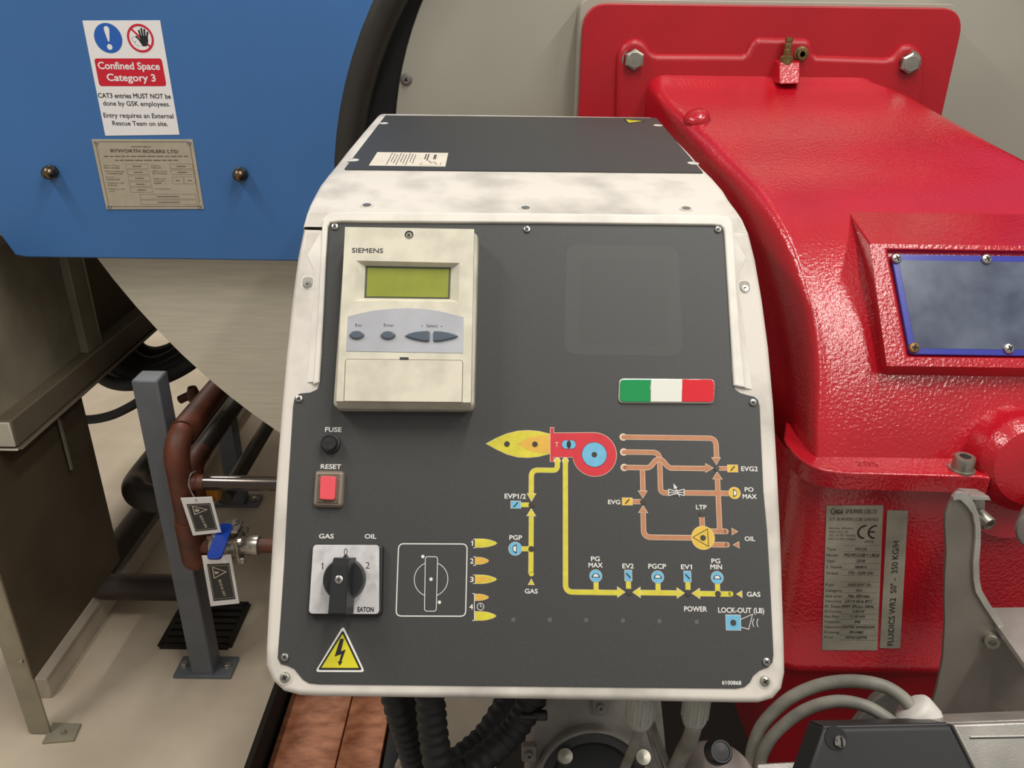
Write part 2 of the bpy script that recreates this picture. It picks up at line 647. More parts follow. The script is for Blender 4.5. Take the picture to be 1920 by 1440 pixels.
# sloping facets beside the lip
for outer, inner in (([(604, 432), (577, 478), (588, 506), (591, 545), (586, 580), (582, 640), (576, 717)], [(606, 432), (604, 478), (602, 506), (600, 545), (598, 580), (595, 640), (589, 717)]),
                     ([(1374, 436), (1398, 484), (1385, 512), (1384, 552), (1391, 586), (1399, 648), (1410, 730)], [(1372, 436), (1375, 484), (1377, 512), (1379, 552), (1382, 586), (1386, 648), (1394, 728)])):
    mb = MB()
    rows = []
    for (x0, y0), (x1, y1) in zip(outer, inner):
        a, b = F.uv(x0, y0), F.uv(x1, y1)
        rows.append([F.p(a.x, a.y, -0.001), F.p(a.x, a.y, 0.0004), F.p(b.x, b.y, 0.0026), F.p(b.x, b.y, -0.001)])
    mb.loft(rows)
    mb.add(rows[-1], [(0, 1, 2, 3)])
    mb.build('side_facet', M['white'], box, angle=25)

# charcoal face panel
pan = [(615, 428), (622, 420), (640, 419), (986, 421), (1335, 425), (1348, 427), (1355, 434), (1357, 446), (1364, 540), (1371, 690), (1373, 716), (1378, 730), (1388, 737), (1402, 741), (1414, 744), (1421, 750), (1424, 762),
       (1431, 920), (1438, 997), (1445, 1120), (1450, 1228), (1448, 1242), (1440, 1251), (1424, 1257), (1412, 1267), (1406, 1279), (1396, 1288), (1380, 1291),
       (986, 1287), (600, 1283), (580, 1281), (568, 1274), (560, 1264), (552, 1254), (540, 1248), (527, 1245), (521, 1234), (522, 1218), (527, 1150), (533, 1060), (540, 920), (550, 760), (553, 745), (562, 738), (582, 736), (595, 730), (600, 718), (604, 660), (609, 520)]
mb = MB()
mb.prism(F, F.uvs(pan), -0.004, 0.0012, 0.0008, seg=2)
panel = mb.build('face_panel', M['panel'], box, angle=30)
WP = 0.0012
w1, w2, w3, w4 = WP + 0.00012, WP + 0.00024, WP + 0.00036, WP + 0.00048


def U(x, y):
    return F.uv(x, y, WP)


def snap(pts):
    q = [U(*p) for p in pts]
    for i in range(1, len(q)):
        d = q[i] - q[i - 1]
        if abs(d.y) < 0.22 * abs(d.x):
            q[i].y = q[i - 1].y
        elif abs(d.x) < 0.22 * abs(d.y):
            q[i].x = q[i - 1].x
    return q


px = PXM


def line(mb, pts, wd, r, mo, mi, edge=0.9, lift=0):
    """printed pipe: pale outline below, colour on top"""
    q = rpoly(snap(pts), r * px, 8, closed=False)
    mb.strip(F, q, wd * px, w1 + lift, mo)
    mb.strip(F, q, (wd - 2 * edge) * px, w2 + lift, mi)


def tri(mb, tip, base, half, mo, mi, lift=0.0):
    a, b = U(*tip), U(*base)
    d = (b - a)
    if abs(d.x) < abs(d.y):
        b.x = a.x
    else:
        b.y = a.y
    d = b - a
    n = Vector((-d.y, d.x)).normalized() * (half * px)
    P = ccw([a, b + n, b - n])
    mb.flat(F, P, w3 + lift, mo)
    mb.flat(F, inset(P, 0.9 * px), w4 + lift, mi)


# --- gas diagram (yellow)
mb = MB()
GY = [M['ink_cream'], M['ink_yellow'], M['ink_blue'], M['ink_black'], M['ink_white']]
line(mb, [(1045, 864), (1045, 882), (996.4, 882), (996.4, 929)], 10, 13, 0, 1, 0.5)
for c in ((1045, 864), (1060, 864)):
    mb.flat(F, circ(U(*c), 6.5 * px), w1 - 0.00004, 0)
    mb.flat(F, circ(U(*c), 4.6 * px), w2 + 0.00004, 1)
line(mb, [(996.2, 965), (996.2, 1076)], 9.5, 0, 0, 1, 0.4)
mb.flat(F, circ(U(996.3, 1076), 4.7 * px), w2, 1)
line(mb, [(1060, 864), (1062, 1110), (1160, 1110)], 10, 14, 0, 1, 0.4)
tri(mb, (996.4, 941), (996.4, 925), 9.5, 0, 1)
tri(mb, (996.2, 952.5), (996.2, 968), 9.5, 0, 1)
tri(mb, (996.2, 1084.5), (996.2, 1097), 6.5, 0, 1)
line(mb, [(1192, 1111), (1278, 1111.8)], 10, 0, 0, 1, 0.4)
line(mb, [(1304, 1113), (1370, 1113.5)], 10, 0, 0, 1, 0.4)
mb.flat(F, circ(U(1370, 1113.5), 4.9 * px), w2, 1)
tri(mb, (1173, 1110.3), (1157, 1110), 10.5, 0, 1)
tri(mb, (1185.3, 1110.5), (1201, 1110.8), 10.5, 0, 1)
tri(mb, (1284.3, 1112), (1268.6, 1111.8), 10.5, 0, 1)
tri(mb, (1296.2, 1112.6), (1312.5, 1112.8), 10.5, 0, 1)
tri(mb, (1379.5, 1114), (1391.6, 1114.3), 7, 0, 1)
for x, y0, y1 in ((1117.5, 1090, 1107), (1178.2, 1088, 1104), (1233.5, 1092, 1108), (1289.5, 1090, 1106), (1345, 1093, 1110)):
    line(mb, [(x, y0), (x, y1)], 9.5, 0, 0, 1, 0.5, 0.00002)
line(mb, [(976, 946.5), (992, 946.8)], 9, 0, 0, 1, 0.5)
line(mb, [(978, 1029), (993, 1029.2)], 9.5, 0, 0, 1, 0.5)


def halfmoon(mb, c, r, rot, ring):
    o = U(*c)
    mb.flat(F, circ(o, r * px), w3, 0)
    mb.flat(F, circ(o, (r - 0.6) * px), w4, ring)
    for k, (R, mi) in enumerate(((0.62 * r, 3), (0.42 * r, 4))):
        a = rot
        P = circ((0, 0), R * px, 14, 0, PI)
        off = (-0.22 * r + (0.10 * r if k else 0)) * px
        Q = [Vector((q.x, q.y + off)) for q in P]
        mb.flat(F, [o + Vector((q.x * math.cos(a) - q.y * math.sin(a), q.x * math.sin(a) + q.y * math.cos(a))) for q in Q], w4 + 0.00012 * (k + 1), mi)


def coil(mb, c, w, h, dirn, mi, mo=0, bl=3):
    o = U(*c)
    mb.flat(F, rect(o, w * px, h * px), w3, mo)
    mb.flat(F, rect(o, (w - 1.4) * px, (h - 1.4) * px), w4, mi)
    a, b = min(w, h) * 0.27 * px, min(w, h) * 0.30 * px
    mb.strip(F, [o + Vector((-a, -b * dirn)), o + Vector((a, b * dirn))], 2.2 * px, w4 + 0.00012, bl)


halfmoon(mb, (966, 1029), 13, PI / 2, 2)
halfmoon(mb, (1117, 1080), 12, 0, 2)
halfmoon(mb, (1233, 1082), 12, 0, 2)
halfmoon(mb, (1344.5, 1083.2), 12, 0, 2)
coil(mb, (967, 946.3), 20, 15, 1, 2)
coil(mb, (1178, 1079.2), 14.5, 21, -1, 2)
coil(mb, (1288.7, 1081), 14.5, 21, -1, 2)
mb.build('gas_diagram', GY, panel)

# --- oil diagram (brown)
mb = MB()
OY = [M['ink_cream'], M['ink_brown'], M['ink_amber'], M['ink_black'], M['ink_white'], M['panel']]
for c in ((1168.5, 819.5), (1169.5, 847.5), (1170.5, 876.5)):
    mb.flat(F, circ(U(*c), 7.2 * px), w1 - 0.00004, 0)
    mb.flat(F, circ(U(*c), 4 * px), w3, 1)
line(mb, [(1168.5, 819.5), (1342, 821), (1342.4, 860)], 10, 14, 0, 1)
line(mb, [(1169.5, 847.5), (1236.5, 848), (1238, 924), (1256, 924)], 10, 14, 0, 1)
arch = [U(1170.5, 876.5)]
y0 = arch[0].y
for x, dy in ((1205, 0), (1214, 0), (1220, 3), (1225, 9), (1230, 14.5), (1236, 16.5), (1242, 14.5), (1247, 9), (1252, 3), (1258, 0), (1267, 0), (1325, 0)):
    arch.append(Vector((U(x, 876.5).x, y0 + dy * px)))
arch = [arch[0]] + cr(arch[1:], 3)
mb.strip(F, arch, 10 * px, w2 + 0.00006, 0)
mb.strip(F, arch, 8.2 * px, w3, 1)
line(mb, [(1204.5, 880), (1205.3, 922)], 10, 0, 0, 1, 0.9, 0.00005)
line(mb, [(1205.8, 960), (1207.4, 1007.2), (1300, 1007.5)], 10, 14, 0, 1)
line(mb, [(1282, 924), (1366, 924.5)], 10, 0, 0, 1)
line(mb, [(1349.5, 996), (1345.6, 897)], 10, 0, 0, 1, 0.9, 0.00006)
line(mb, [(1326, 996), (1361, 996.5)], 10, 0, 0, 1)
line(mb, [(1326, 1021), (1363, 1021.5)], 10, 0, 0, 1)
for c in ((1361, 996.5), (1363, 1021.5)):
    mb.flat(F, circ(U(*c), 5 * px), w1, 0)
    mb.flat(F, circ(U(*c), 4.1 * px), w2, 1)
line(mb, [(1316, 969), (1316, 988)], 10, 0, 0, 1)
line(mb, [(1346, 878.2), (1364, 878.5)], 8.5, 0, 0, 1)
line(mb, [(1185, 940.5), (1203, 940.9)], 9.5, 0, 0, 1)
tri(mb, (1343, 872), (1342.5, 857.5), 9.5, 0, 1)
tri(mb, (1338.5, 877.7), (1322.3, 877.3), 9.5, 0, 1)
tri(mb, (1344.4, 884), (1345, 899), 10, 0, 1)
tri(mb, (1205.3, 935), (1205.2, 920), 9.7, 0, 1)
tri(mb, (1205.6, 947), (1206, 962), 9.7, 0, 1)
tri(mb, (1384, 996.8), (1371.8, 996.4), 7, 0, 1)
tri(mb, (1373.5, 1021.5), (1386, 1021.8), 6.8, 0, 1)
coil(mb, (1373.5, 878.6), 21, 15, 1, 2)
coil(mb, (1176, 940.4), 20.5, 15, 1, 2)
halfmoon(mb, (1377, 924.5), 11.8, -PI / 2, 2)
o_ = U(1318, 1008.5)
mb.flat(F, circ(o_, 22.5 * px, 36), w3, 0)
mb.flat(F, circ(o_, 21.8 * px, 36), w4, 2)
P = ccw([U(1298.8, 1007.5), U(1326.4, 991.6), U(1328.2, 1024.8)])
for i in range(3):
    mb.strip(F, [P[i], P[(i + 1) % 3]], 1.2 * px, w4 + 0.0001, 3)
# throttle valve symbol
vx0, vx1, vy = 1253.5, 1282.5, 923.3
mb.flat(F, [U(vx0, vy - 6.5), U(vx0, vy + 6.5), U(vx1, vy + 6.5), U(vx1, vy - 6.5)], w3, 5)
for sgn in (-1, 1):
    mb.strip(F, cr([U(vx0, vy + sgn * 6.2), U((vx0 + vx1) / 2, vy + sgn * 2.6), U(vx1, vy + sgn * 6.2)], 6), 1.6 * px, w4, 4)
    mb.strip(F, [U(vx0 + sgn * 0 + (0 if sgn < 0 else vx1 - vx0), vy - 6.5), U(vx0 + (0 if sgn < 0 else vx1 - vx0), vy + 6.5)], 1.6 * px, w4, 4)
mb.strip(F, [U(vx0, vy), U(vx1, vy)], 1.4 * px, w4, 4)
mb.strip(F, [U(1274.5, 931.5), U(1266, 914)], 1.5 * px, w4 + 0.0001, 4)
mb.flat(F, [U(1262.3, 906.5), U(1270, 914.5), U(1263.5, 917)], w4 + 0.0001, 4)
mb.build('oil_diagram', OY, panel)

# --- burner + flame symbols
mb = MB()
BS = [M['ink_cream'], M['ink_red'], M['ink_blue'], M['ink_black'], M['ink_white']]
bl, tp, bt = 1037, 811.5, 856
scr = U(1114.6, 852)
R_ = U(1114.6, 811.5).y - scr.y
body = [U(1037, 812), U(1037, 857), U(1073, 857)]
a_end = math.pi / 2
pts = [Vector((scr.x + R_ * math.cos(t), scr.y + R_ * math.sin(t))) for t in [(-PI + 0.12) + (PI + PI / 2 - 0.12) * i / 30 for i in range(31)]]
poly = ccw([U(1037, 812.0), *pts[::-1], Vector((pts[0].x, U(1073, 857).y)), U(1037, 857)])
mb.flat(F, inset(poly, -0.9 * px), w1, 0)
mb.flat(F, poly, w2, 1)
fl = ccw([U(1032, 802), U(1038, 802), U(1038, 865), U(1032, 865)])
mb.flat(F, inset(fl, -0.9 * px), w1 + 0.00002, 0)
mb.flat(F, fl, w2 + 0.00002, 1)
c = U(1114.3, 852.5)
mb.flat(F, circ(c, 24.5 * px, 36), w3, 3)
mb.flat(F, circ(c, 23.8 * px, 36), w4, 2)
for x in (1061.6, 1071.4):
    mb.flat(F, circ(U(x, 833.5), 9 * px), w3 + (0.00003 if x > 1065 else 0), 3)
for x in (1061.6, 1071.4):
    mb.flat(F, circ(U(x, 833.5), 8.4 * px), w4, 2)
c = U(1066.5, 833.5)
ln = [Vector((c.x + 4.2 * px * math.sin(PI * k / 10) * s, c.y + 7.4 * px * math.cos(PI * k / 10))) for s, rng in ((1, range(0, 11)), (-1, range(9, 0, -1))) for k in rng]
mb.flat(F, ln, w4 + 0.00012, 3)
tpx(mb, F, 'T', 1041, 1047, 838, 9, w3, 0, 0.0)
mb.build('burner_symbol', BS, panel)


def leaf(xa, xb, yc, hh, k=1.0, trunc=1.0):
    """flame: blunt at xa (base), pointed at xb"""
    top = []
    for i in range(13):
        t = i / 12
        s = (1 - (1 - t) ** 2) if True else t
        h = math.sin(PI / 2 * min(1, (1 - t) * trunc)) ** k
        top.append((xa + (xb - xa) * t, hh * h))
    return [U(x, yc - h) for x, h in top] + [U(x, yc + h) for x, h in top[::-1]]


mb = MB()
FS = [M['ink_cream'], M['ink_yellow'], M['ink_orange']]
big = [(912, 832), (930, 822), (950, 813.5), (970, 808.5), (990, 807.2), (1010, 808.8), (1031, 814), (1031, 850.5), (1010, 856), (990, 858), (970, 857), (950, 851.5), (930, 842)]
P = ccw([U(*q) for q in big])
mb.flat(F, inset(P, -0.7 * px), w1, 0)
mb.flat(F, P, w2, 1)
mb.flat(F, [U(*q) for q in [(971.5, 832.5), (984, 824), (1000, 818.5), (1015, 816), (1031, 815), (1031, 850), (1015, 849.5), (1000, 847), (984, 841)]], w3, 2)
mb.build('flame_symbol', FS, panel)

mb = MB()
for xb, yc, hh, mi in ((932.5, 1018.5, 8, 1), (917, 1051.6, 6.5, 2), (932, 1086.2, 8, 1), (917, 1120, 6, 2), (931, 1155, 8.2, 1)):
    q = ccw(leaf(891, xb, yc, hh, 0.75, 1.35))
    mb.flat(F, inset(q, -0.6 * px), w1, 0)
    mb.flat(F, q, w2, mi)
mb.flat(F, leaf(892, 922, 1086.2, 5.5, 0.75, 1.35), w3, 2)
mb.build('flame_legend', FS, panel)

# --- white printing
T = [M['ink_white']]
for b, x0, x1, yb, h in (('FUSE', 609.3, 640, 809.5, 8.5), ('RESET', 601, 639.5, 879, 8.5), ('GAS', 597.8, 625.6, 1009.5, 8.5), ('OIL', 683.7, 705.4, 1009.8, 8.5),
                         ('EVP1/2', 946, 986, 934.8, 9), ('PGP', 955, 979, 1012, 8.4), ('GAS', 984, 1008.3, 1112.6, 8.6), ('PG', 1108, 1124.7, 1052, 8.6), ('MAX', 1103.4, 1130, 1063.8, 8.6),
                         ('EV2', 1167, 1188.3, 1065.6, 8.8), ('PGCP', 1215.7, 1249, 1066.2, 9), ('EV1', 1277, 1297.7, 1067.2, 8.8), ('PG', 1334, 1350.6, 1056, 8.6), ('MIN', 1332, 1354, 1067.2, 8.8),
                         ('GAS', 1400.5, 1426, 1118.6, 8.8), ('POWER', 1283, 1326, 1146.4, 9.4), ('LOCK-OUT (LB)', 1346.7, 1433, 1149, 9.6), ('EVG2', 1390, 1421, 883.2, 8.6), ('PO', 1396.4, 1413, 921.8, 8.2),
                         ('MAX', 1392.5, 1419, 935, 8.4), ('LTP', 1305, 1325, 955, 8.2), ('EVG', 1140, 1163, 945.2, 8), ('OIL', 1396.4, 1416, 1014.2, 8.4), ('6100868', 1354, 1390, 1283.6, 7.2)):
    mb = MB()
    tpx(mb, F, b, x0, x1, yb, h, w1, 0, 0.018)
    mb.build('caption', T, panel)
for b, x0, x1, yb, h in (('1', 883, 887, 1023, 9.5), ('2', 881.5, 888, 1056.5, 9.5), ('3', 881.2, 888, 1091, 9.5), ('4', 880, 887, 1142.5, 9.5)):
    mb = MB()
    tpx(mb, F, b, x0, x1, yb, h, w1, 0, 0.018)
    mb.build('caption', T, panel)
for x, ya, yb in ((891.5, 1011, 1027), (891.3, 1044, 1060), (891, 1078, 1094), (889.5, 1113, 1163.5)):
    mb = MB()
    mb.strip(F, [U(x - 4, ya), U(x, ya), U(x, yb), U(x - 4, yb)], 1.2 * px, w1)
    mb.build('legend_bracket', T, panel)
c = U(901, 1137.5)


def ring(mb, c, r, wd, w, m=0):
    P = circ(c, r, 40)
    mb.strip(F, P + [P[0]], wd, w, m)


mb = MB()
ring(mb, c, 6.2 * px, 1.1 * px, w1)
mb.strip(F, [c + Vector((0, 5 * px)), c, c + Vector((4 * px, 0))], 1.0 * px, w1)
mb.build('clock_symbol', T, panel)

# selector switch outline printed on the right of the switch
mb = MB()
P = rpoly([U(742.5, 1155), U(873, 1155.4), U(876, 1020), U(747.5, 1019.5)], 10 * px)
mb.strip(F, P + [P[0]], 2.0 * px, w1)
c = U(808.3, 1086)
ring(mb, c, 31.5 * px, 1.2 * px, w1)
bar = rpoly([U(796, 1145.8), U(818, 1146), U(820.6, 1044), U(797.6, 1043.6)], 5 * px)
mb.flat(F, bar, w2, 1)
mb.strip(F, bar + [bar[0]], 1.3 * px, w3)
for q in ((793, 1043.5), (824, 1129.2), (808.3, 1086)):
    mb.flat(F, circ(U(*q), 3.2 * px), w4)
mb.build('selector_outline', [M['ink_white'], M['panel']], panel)

# lock-out square
mb = MB()
P = ccw([U(1361, 1153.2), U(1388, 1153.6), U(1388.6, 1181.4), U(1362, 1181)])
mb.flat(F, inset(P, -0.8 * px), w1, 0)
mb.flat(F, P, w2, 1)
# horn of the lock-out symbol
mb.strip(F, [U(1388.5, 1161.5), U(1411, 1151.5), U(1403.8, 1179.8), U(1388.5, 1175.8)], 1.2 * px, w1, 0)
for dx in (0, 8):
    mb.strip(F, cr([U(1413.5 + dx, 1160), U(1411 + dx, 1168), U(1413.5 + dx, 1175.5)], 6), 1.2 * px, w1, 0)
mb.build('alarm_symbol', [M['ink_white'], M['ink_blue']], panel)

# indicator lamps behind the print
lam = None
for q, r in (((950.6, 832.5), 1), ((1003, 833), 1), ((1114.3, 852.5), 1), ((1343.2, 877.8), 1), ((1205.5, 941), 1), ((1315.5, 963.8), 1), ((1318, 1008.5), 1.05), ((996.4, 946.6), 1), ((996.3, 1029.2), 1), ((1178.8, 1110.3), 1), ((1290.2, 1112.3), 1), ((1346, 1113.3), 1), ((1374.7, 1167.3), 1.1)):
    u = U(*q)
    loc = F.p(u.x, u.y, 0)
    if lam is None:
        mb = MB()
        mb.prism(F, circ(u, 5.4 * px, 20), WP - 0.0003, w4 + 0.0003, 0.0002, seg=2)
        lam = mb.build('indicator_lamp', M['lamp_off'], panel)
        l0 = wloc(lam) - loc
    else:
        copy_part(lam, panel, loc + l0)
lam = None
for q in ((962.5, 1162), (1031, 1162.3), (1099, 1162.8), (1168, 1163.8), (1236.5, 1165), (1306.5, 1166.3)):
    u = U(*q)
    loc = F.p(u.x, u.y, 0)
    if lam is None:
        mb = MB()
        mb.prism(F, circ(u, 4.2 * px, 20), WP - 0.0003, w1, 0.00008, seg=1)
        lam = mb.build('blank_indicator', M['lamp_faint'], panel, label='faint grey unlit indicator dot')
        l0 = wloc(lam) - loc
    else:
        copy_part(lam, panel, loc + l0)

# flag badge (domed resin)
mb = MB()
fq = lambda x, y: F.uv(x, y, 0.004)
P = rpoly([fq(1159, 755.5), fq(1339.5, 756.5), fq(1342, 710), fq(1161, 708.5)], 11 * px)
mb.prism(F, P, WP, 0.0032, 0.0012, 0)
badge = mb.build('flag_badge', M['silver'], box, label='domed green white and red tricolour badge')
for nm, xa, xb, ra, rb in (('flag_green', 1162, 1219.5, 10, 0.01), ('flag_white', 1219.5, 1278.5, 0.01, 0.01), ('flag_red', 1278.5, 1339, 0.01, 10)):
    mb = MB()
    P = rpoly([fq(xa, 753.3), fq(xb, 753.8), fq(xb + 0.8, 711.6), fq(xa + 1, 711)], [ra * px, rb * px, rb * px, ra * px])
    mb.prism(F, P, 0.003, 0.0045, 0.0006, 0, seg=2)
    mb.build('badge_stripe', M[nm], badge)

# electric hazard sticker
mb = MB()
P = rpoly([U(590.5, 1260), U(684.5, 1260.3), U(643.5, 1173)], 4.5 * px)
mb.prism(F, P, WP, w2, 0.0001, 0, seg=1)
P = rpoly([U(596, 1256), U(679, 1256.3), U(643, 1181)], 2.5 * px)
mb.flat(F, P, w3, 1)
mb.flat(F, inset(ccw([U(597, 1255.2), U(678, 1255.5), U(643, 1182)]), 3.0 * px), w4, 2)
mb.flat(F, [U(638.3, 1197.5), U(645, 1197.8), U(639.5, 1221), U(648.5, 1217.5), U(640.5, 1240), U(642.3, 1241), U(636.8, 1248.6), U(633.4, 1239.5), U(636.2, 1240), U(640, 1226.5), U(627.5, 1231)], w4 + 0.0001, 1)
mb.build('hazard_sticker', [M['ink_white'], M['ink_black'], M['warn_yellow']], box, label='yellow triangular electric shock warning sticker')


# faded patch where a label has been removed
mb = MB()
mb.flat(F, rpoly([U(1058, 664), U(1280, 668), U(1272, 462), U(1062, 458)], 26 * px), WP + 0.00005, 0)
mb.flat(F, rpoly([U(1086, 644), U(1252, 647), U(1246, 486), U(1089, 483)], 20 * px), WP + 0.0001, 1)
mb.build('faded_patch', [mat('faded_panel', (69, 69, 67), 0.52), mat('faded_panel_inner', (66, 66, 64), 0.5)], panel, label='faint ghost of a removed label')

# --- screws of the panel
def screw_mesh(r, h, name, parent, Fr, u, w, mats, rot=0.3, cup=0.0):
    mb = MB()
    o = Fr.p(u.x, u.y, w)
    if cup:
        mb.lathe([(r * 1.35, 0.0001), (r * 1.45, 0.0003), (r * 1.1, 0.0006)], o, Fr.N, 24, 2)
    mb.lathe([(r, 0), (r, h * 0.35), (r * 0.86, h * 0.75), (r * 0.5, h), (0, h * 1.03)], o, Fr.N, 24, 0)
    for a in (rot, rot + PI / 2):
        X = Fr.U * math.cos(a) + Fr.V * math.sin(a)
        Y = Fr.N.cross(X)
        mb.box(o + Fr.N * h, (r * 1.05, r * 0.26, h * 0.3), (X, Y, Fr.N), 1)
    return mb.build(name, mats, parent)


s0 = None
SM = [M['screw'], M['dark'], M['dark']]
for q in ((628, 425.5), (988, 430.5), (1346, 431), (561, 748), (1411.5, 755), (534.5, 1232), (1436.5, 1240.5)):
    u = U(*q)
    loc = F.p(u.x, u.y, 0)
    if s0 is None:
        s0 = screw_mesh(7.6 * px, 0.0022, 'panel_screw', box, F, u, WP, SM, 0.75)
        d0 = wloc(s0) - loc
    else:
        c = copy_part(s0, box, loc + d0)
for q in ((535, 1270), (1433.5, 1277)):
    u = F.uv(*q, 0.0)
    screw_mesh(9.5 * px, 0.003, 'corner_screw', box, F, u, 0.0, [M['bolt'], M['dark'], M['white_dirty']], 0.5, 1)
for q in ((576.5, 529), (1396.5, 536.5)):
    u = F.uv(*q, 0.001)
    mb = MB()
    mb.prism(F, rpoly(rect(u, 22 * px, 24 * px), 9 * px), -0.001, 0.0003, 0.0002, 1, seg=1)
    mb.prism(F, rpoly(rect(u, 27 * px, 29 * px), 11 * px), -0.001, 0.0001, 0.00005, 0, seg=1)
    mb.lathe([(8 * px, 0), (7 * px, 0.0016), (0.0, 0.0018)], F.p(u.x, u.y - 5 * px, 0.0002), F.N, 20, 2)
    mb.box(F.p(u.x, u.y - 4 * px, 0.002), (5 * px, 1.6 * px, 0.0006), (F.U, F.V, F.N), 3)
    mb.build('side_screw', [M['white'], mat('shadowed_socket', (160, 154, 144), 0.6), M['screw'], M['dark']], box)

# ------------------------------------------------------------ top cover
st = []


def facepoint(x, y, w=-0.0008):
    a = F.uv(x, y, w)
    return F.p(a.x, a.y, w)


sil = [(431, 567, 1404, None), (404, 574, 1393, None), (386, 579, 1384, 1.035), (364, 588, 1370, 1.085), (345, 597, 1360, None), (325, 611, 1344, None), (304, 629, 1321, None), (285, 644, 1305, None), (265, 661, 1285, None), (245, 678, 1264, None), (225, 696, 1245, None), (217, 703, 1236, None)]
W0 = None
rows = []
ctr = []
for py, xl, xr, k in sil:
    if W0 is None:
        a, b = facepoint(xl, py, -0.0022), facepoint(xr, py, -0.0022)
        W0 = (b - a).length
        rows.append((a, b))
        continue
    if py >= 404:
        rows.append((facepoint(xl, py), facepoint(xr, py)))
        continue
    z = W0 * FPX / (xr - xl) * (0.995)
    rows.append((atD(xl, py, z), atD(xr, py + 0.0, z)))
# smooth, level top: fit the flat part to a plane in profile
prof = [((a + b) / 2) for a, b in rows]
TOPA = prof[5]
TOPB = prof[-2]
surf = []
for i, (a, b) in enumerate(rows):
    X = _X0
    dn = Vector((0, 0, -1)) if i > 2 else (Vector((0, 0, -1)) * 0.6 + F.N * -0.4).normalized()
    wdt = (b - a).length
    m = (a + b) / 2
    L, Rr = m - X * wdt / 2, m + X * wdt / 2
    rs = (0.003, 0.004, 0.007, 0.010, 0.012)[i] if i < 5 else 0.014
    sec = [L + dn * 0.10 + X * 0.004, L + dn * 0.05, L + dn * rs]
    for t in range(1, 6):
        an = PI / 2 * t / 5
        sec.append(L + X * (rs * (1 - math.cos(an))) + dn * (rs * (1 - math.sin(an))))
    mid = sec[-1]
    sec2 = []
    for q in sec[::-1]:
        e = q - m
        sec2.append(m + Vector((-e.x, e.y, e.z)))
    surf.append(sec + sec2)
end = [q + Vector((0, 0.012, -0.008)) for q in surf[-1]]
end2 = [q + Vector((0, 0.014, -0.09)) for q in surf[-1]]
mb = MB()
mb.loft(surf + [end, end2])
mb.build('top_cover', M['white_dirty'], box, angle=45)

# inner body closing the box below the covers
a = F.uv(986, 1285)
sp = [F.p(a.x, a.y, -0.05), F.p(a.x, a.y + 0.36, -0.05)] + [q + Vector((0, 0, -0.016)) for q in prof[3:]] + [prof[-1] + Vector((0, 0, -0.20)), F.p(a.x, a.y + 0.02, -0.25)]
mb = MB()
hw_ = W0 / 2 - 0.016
n_ = len(sp)
mb.add([Vector((sp[0].x - hw_, q.y, q.z)) for q in sp] + [Vector((sp[0].x + hw_, q.y, q.z)) for q in sp],
       [tuple(range(n_)), tuple(range(2 * n_ - 1, n_ - 1, -1))] + [(i, n_ + i, n_ + (i + 1) % n_, (i + 1) % n_) for i in range(n_)])
mb.build('rear_body', M['white'], box)

# charcoal plate on the top
ta = (prof[5] + prof[4]) / 2
zt = lambda p: None
TN = (TOPB - TOPA).normalized()
FT = Frame(TOPA, (1, 0, 0), TN)
tw = 0.0016
mb = MB()
plate = FT.uvs([(645, 316.6), (1319, 323), (1231, 221), (722.5, 216)], tw)
mb.prism(FT, rpoly(plate, 0.004), -0.004, tw, 0.0008, seg=2)
tplate = mb.build('top_plate', M['panel'], box)
for q in ((714, 231), (656, 300), (1239, 235), (1306, 306)):
    u = FT.uv(*q, tw)
    mb = MB()
    mb.prism(FT, circ(u + Vector((0.004 if q[0] < 900 else -0.004, 0)), 0.0068, 20), tw - 0.001, tw + 0.0003, 0.0002, seg=2)
    mb.lathe([(0.003, 0), (0.002, 0.0008), (0, 0.0009)], FT.p(u.x + (0.001 if q[0] < 900 else -0.001), u.y, tw + 0.0002), FT.N, 14, 1)
    mb.build('plate_button', [M['white'], M['silver']], box)
mb = MB()
sp = FT.uvs([(707.6, 285.4), (840.5, 287), (835, 312.5), (691.5, 310.6)], tw)
mb.prism(FT, sp, tw, tw + 0.0002, 0, 0)
a, b, c, d = [Vector(q) for q in sp]
bi = lambda s, t: (a * (1 - s) + b * s) * (1 - t) + (d * (1 - s) + c * s) * t
for k in range(9):
    s0_, t0_ = 0.22 + 0.042 * k, 0.06
    mb.strip(FT, [bi(s0_, t0_ + 0.05 * (k % 3)), bi(s0_, 0.93 - 0.1 * ((k * 2) % 3))], 0.0008, tw + 0.0003, 1)
for k, (s_, ta_, tb_) in enumerate(((0.70, 0.1, 0.5), (0.735, 0.1, 0.6), (0.82, 0.15, 0.5), (0.84, 0.15, 0.5))):
    mb.strip(FT, [bi(s_, ta_), bi(s_, tb_)], 0.0014, tw + 0.0003, 1)
mb.strip(FT, [bi(0.68, 0.72), bi(0.66, 0.93), bi(0.93, 0.93), bi(0.93, 0.72)], 0.0005, tw + 0.0003, 1)
mb.strip(FT, [bi(0.76, 0.60), bi(0.80, 0.78), bi(0.84, 0.70), bi(0.88, 0.85)], 0.0012, tw + 0.0003, 1)
mb.build('warning_sticker', [M['paper'], M['ink_label']], tplate, label='cream warning sticker with lines of small print')
mb = MB()
tr = FT.uvs([(1168.6, 223.3), (1212, 227.3), (1176.5, 231.5)], tw)
mb.prism(FT, tr, tw, tw + 0.0002, 0, 0)
mb.flat(FT, [tuple(sum(Vector(q), Vector((0, 0))) / 1 for q in [])] if False else inset(ccw(tr), 0.003), tw + 0.0003, 1)
q = sum((Vector(v) for v in tr), Vector((0, 0))) / 3
mb.strip(FT, [q + Vector((-0.006, 0.003)), q + Vector((0.0, -0.001)), q + Vector((-0.001, 0.002)), q + Vector((0.007, -0.001))], 0.0016, tw + 0.0004, 0)
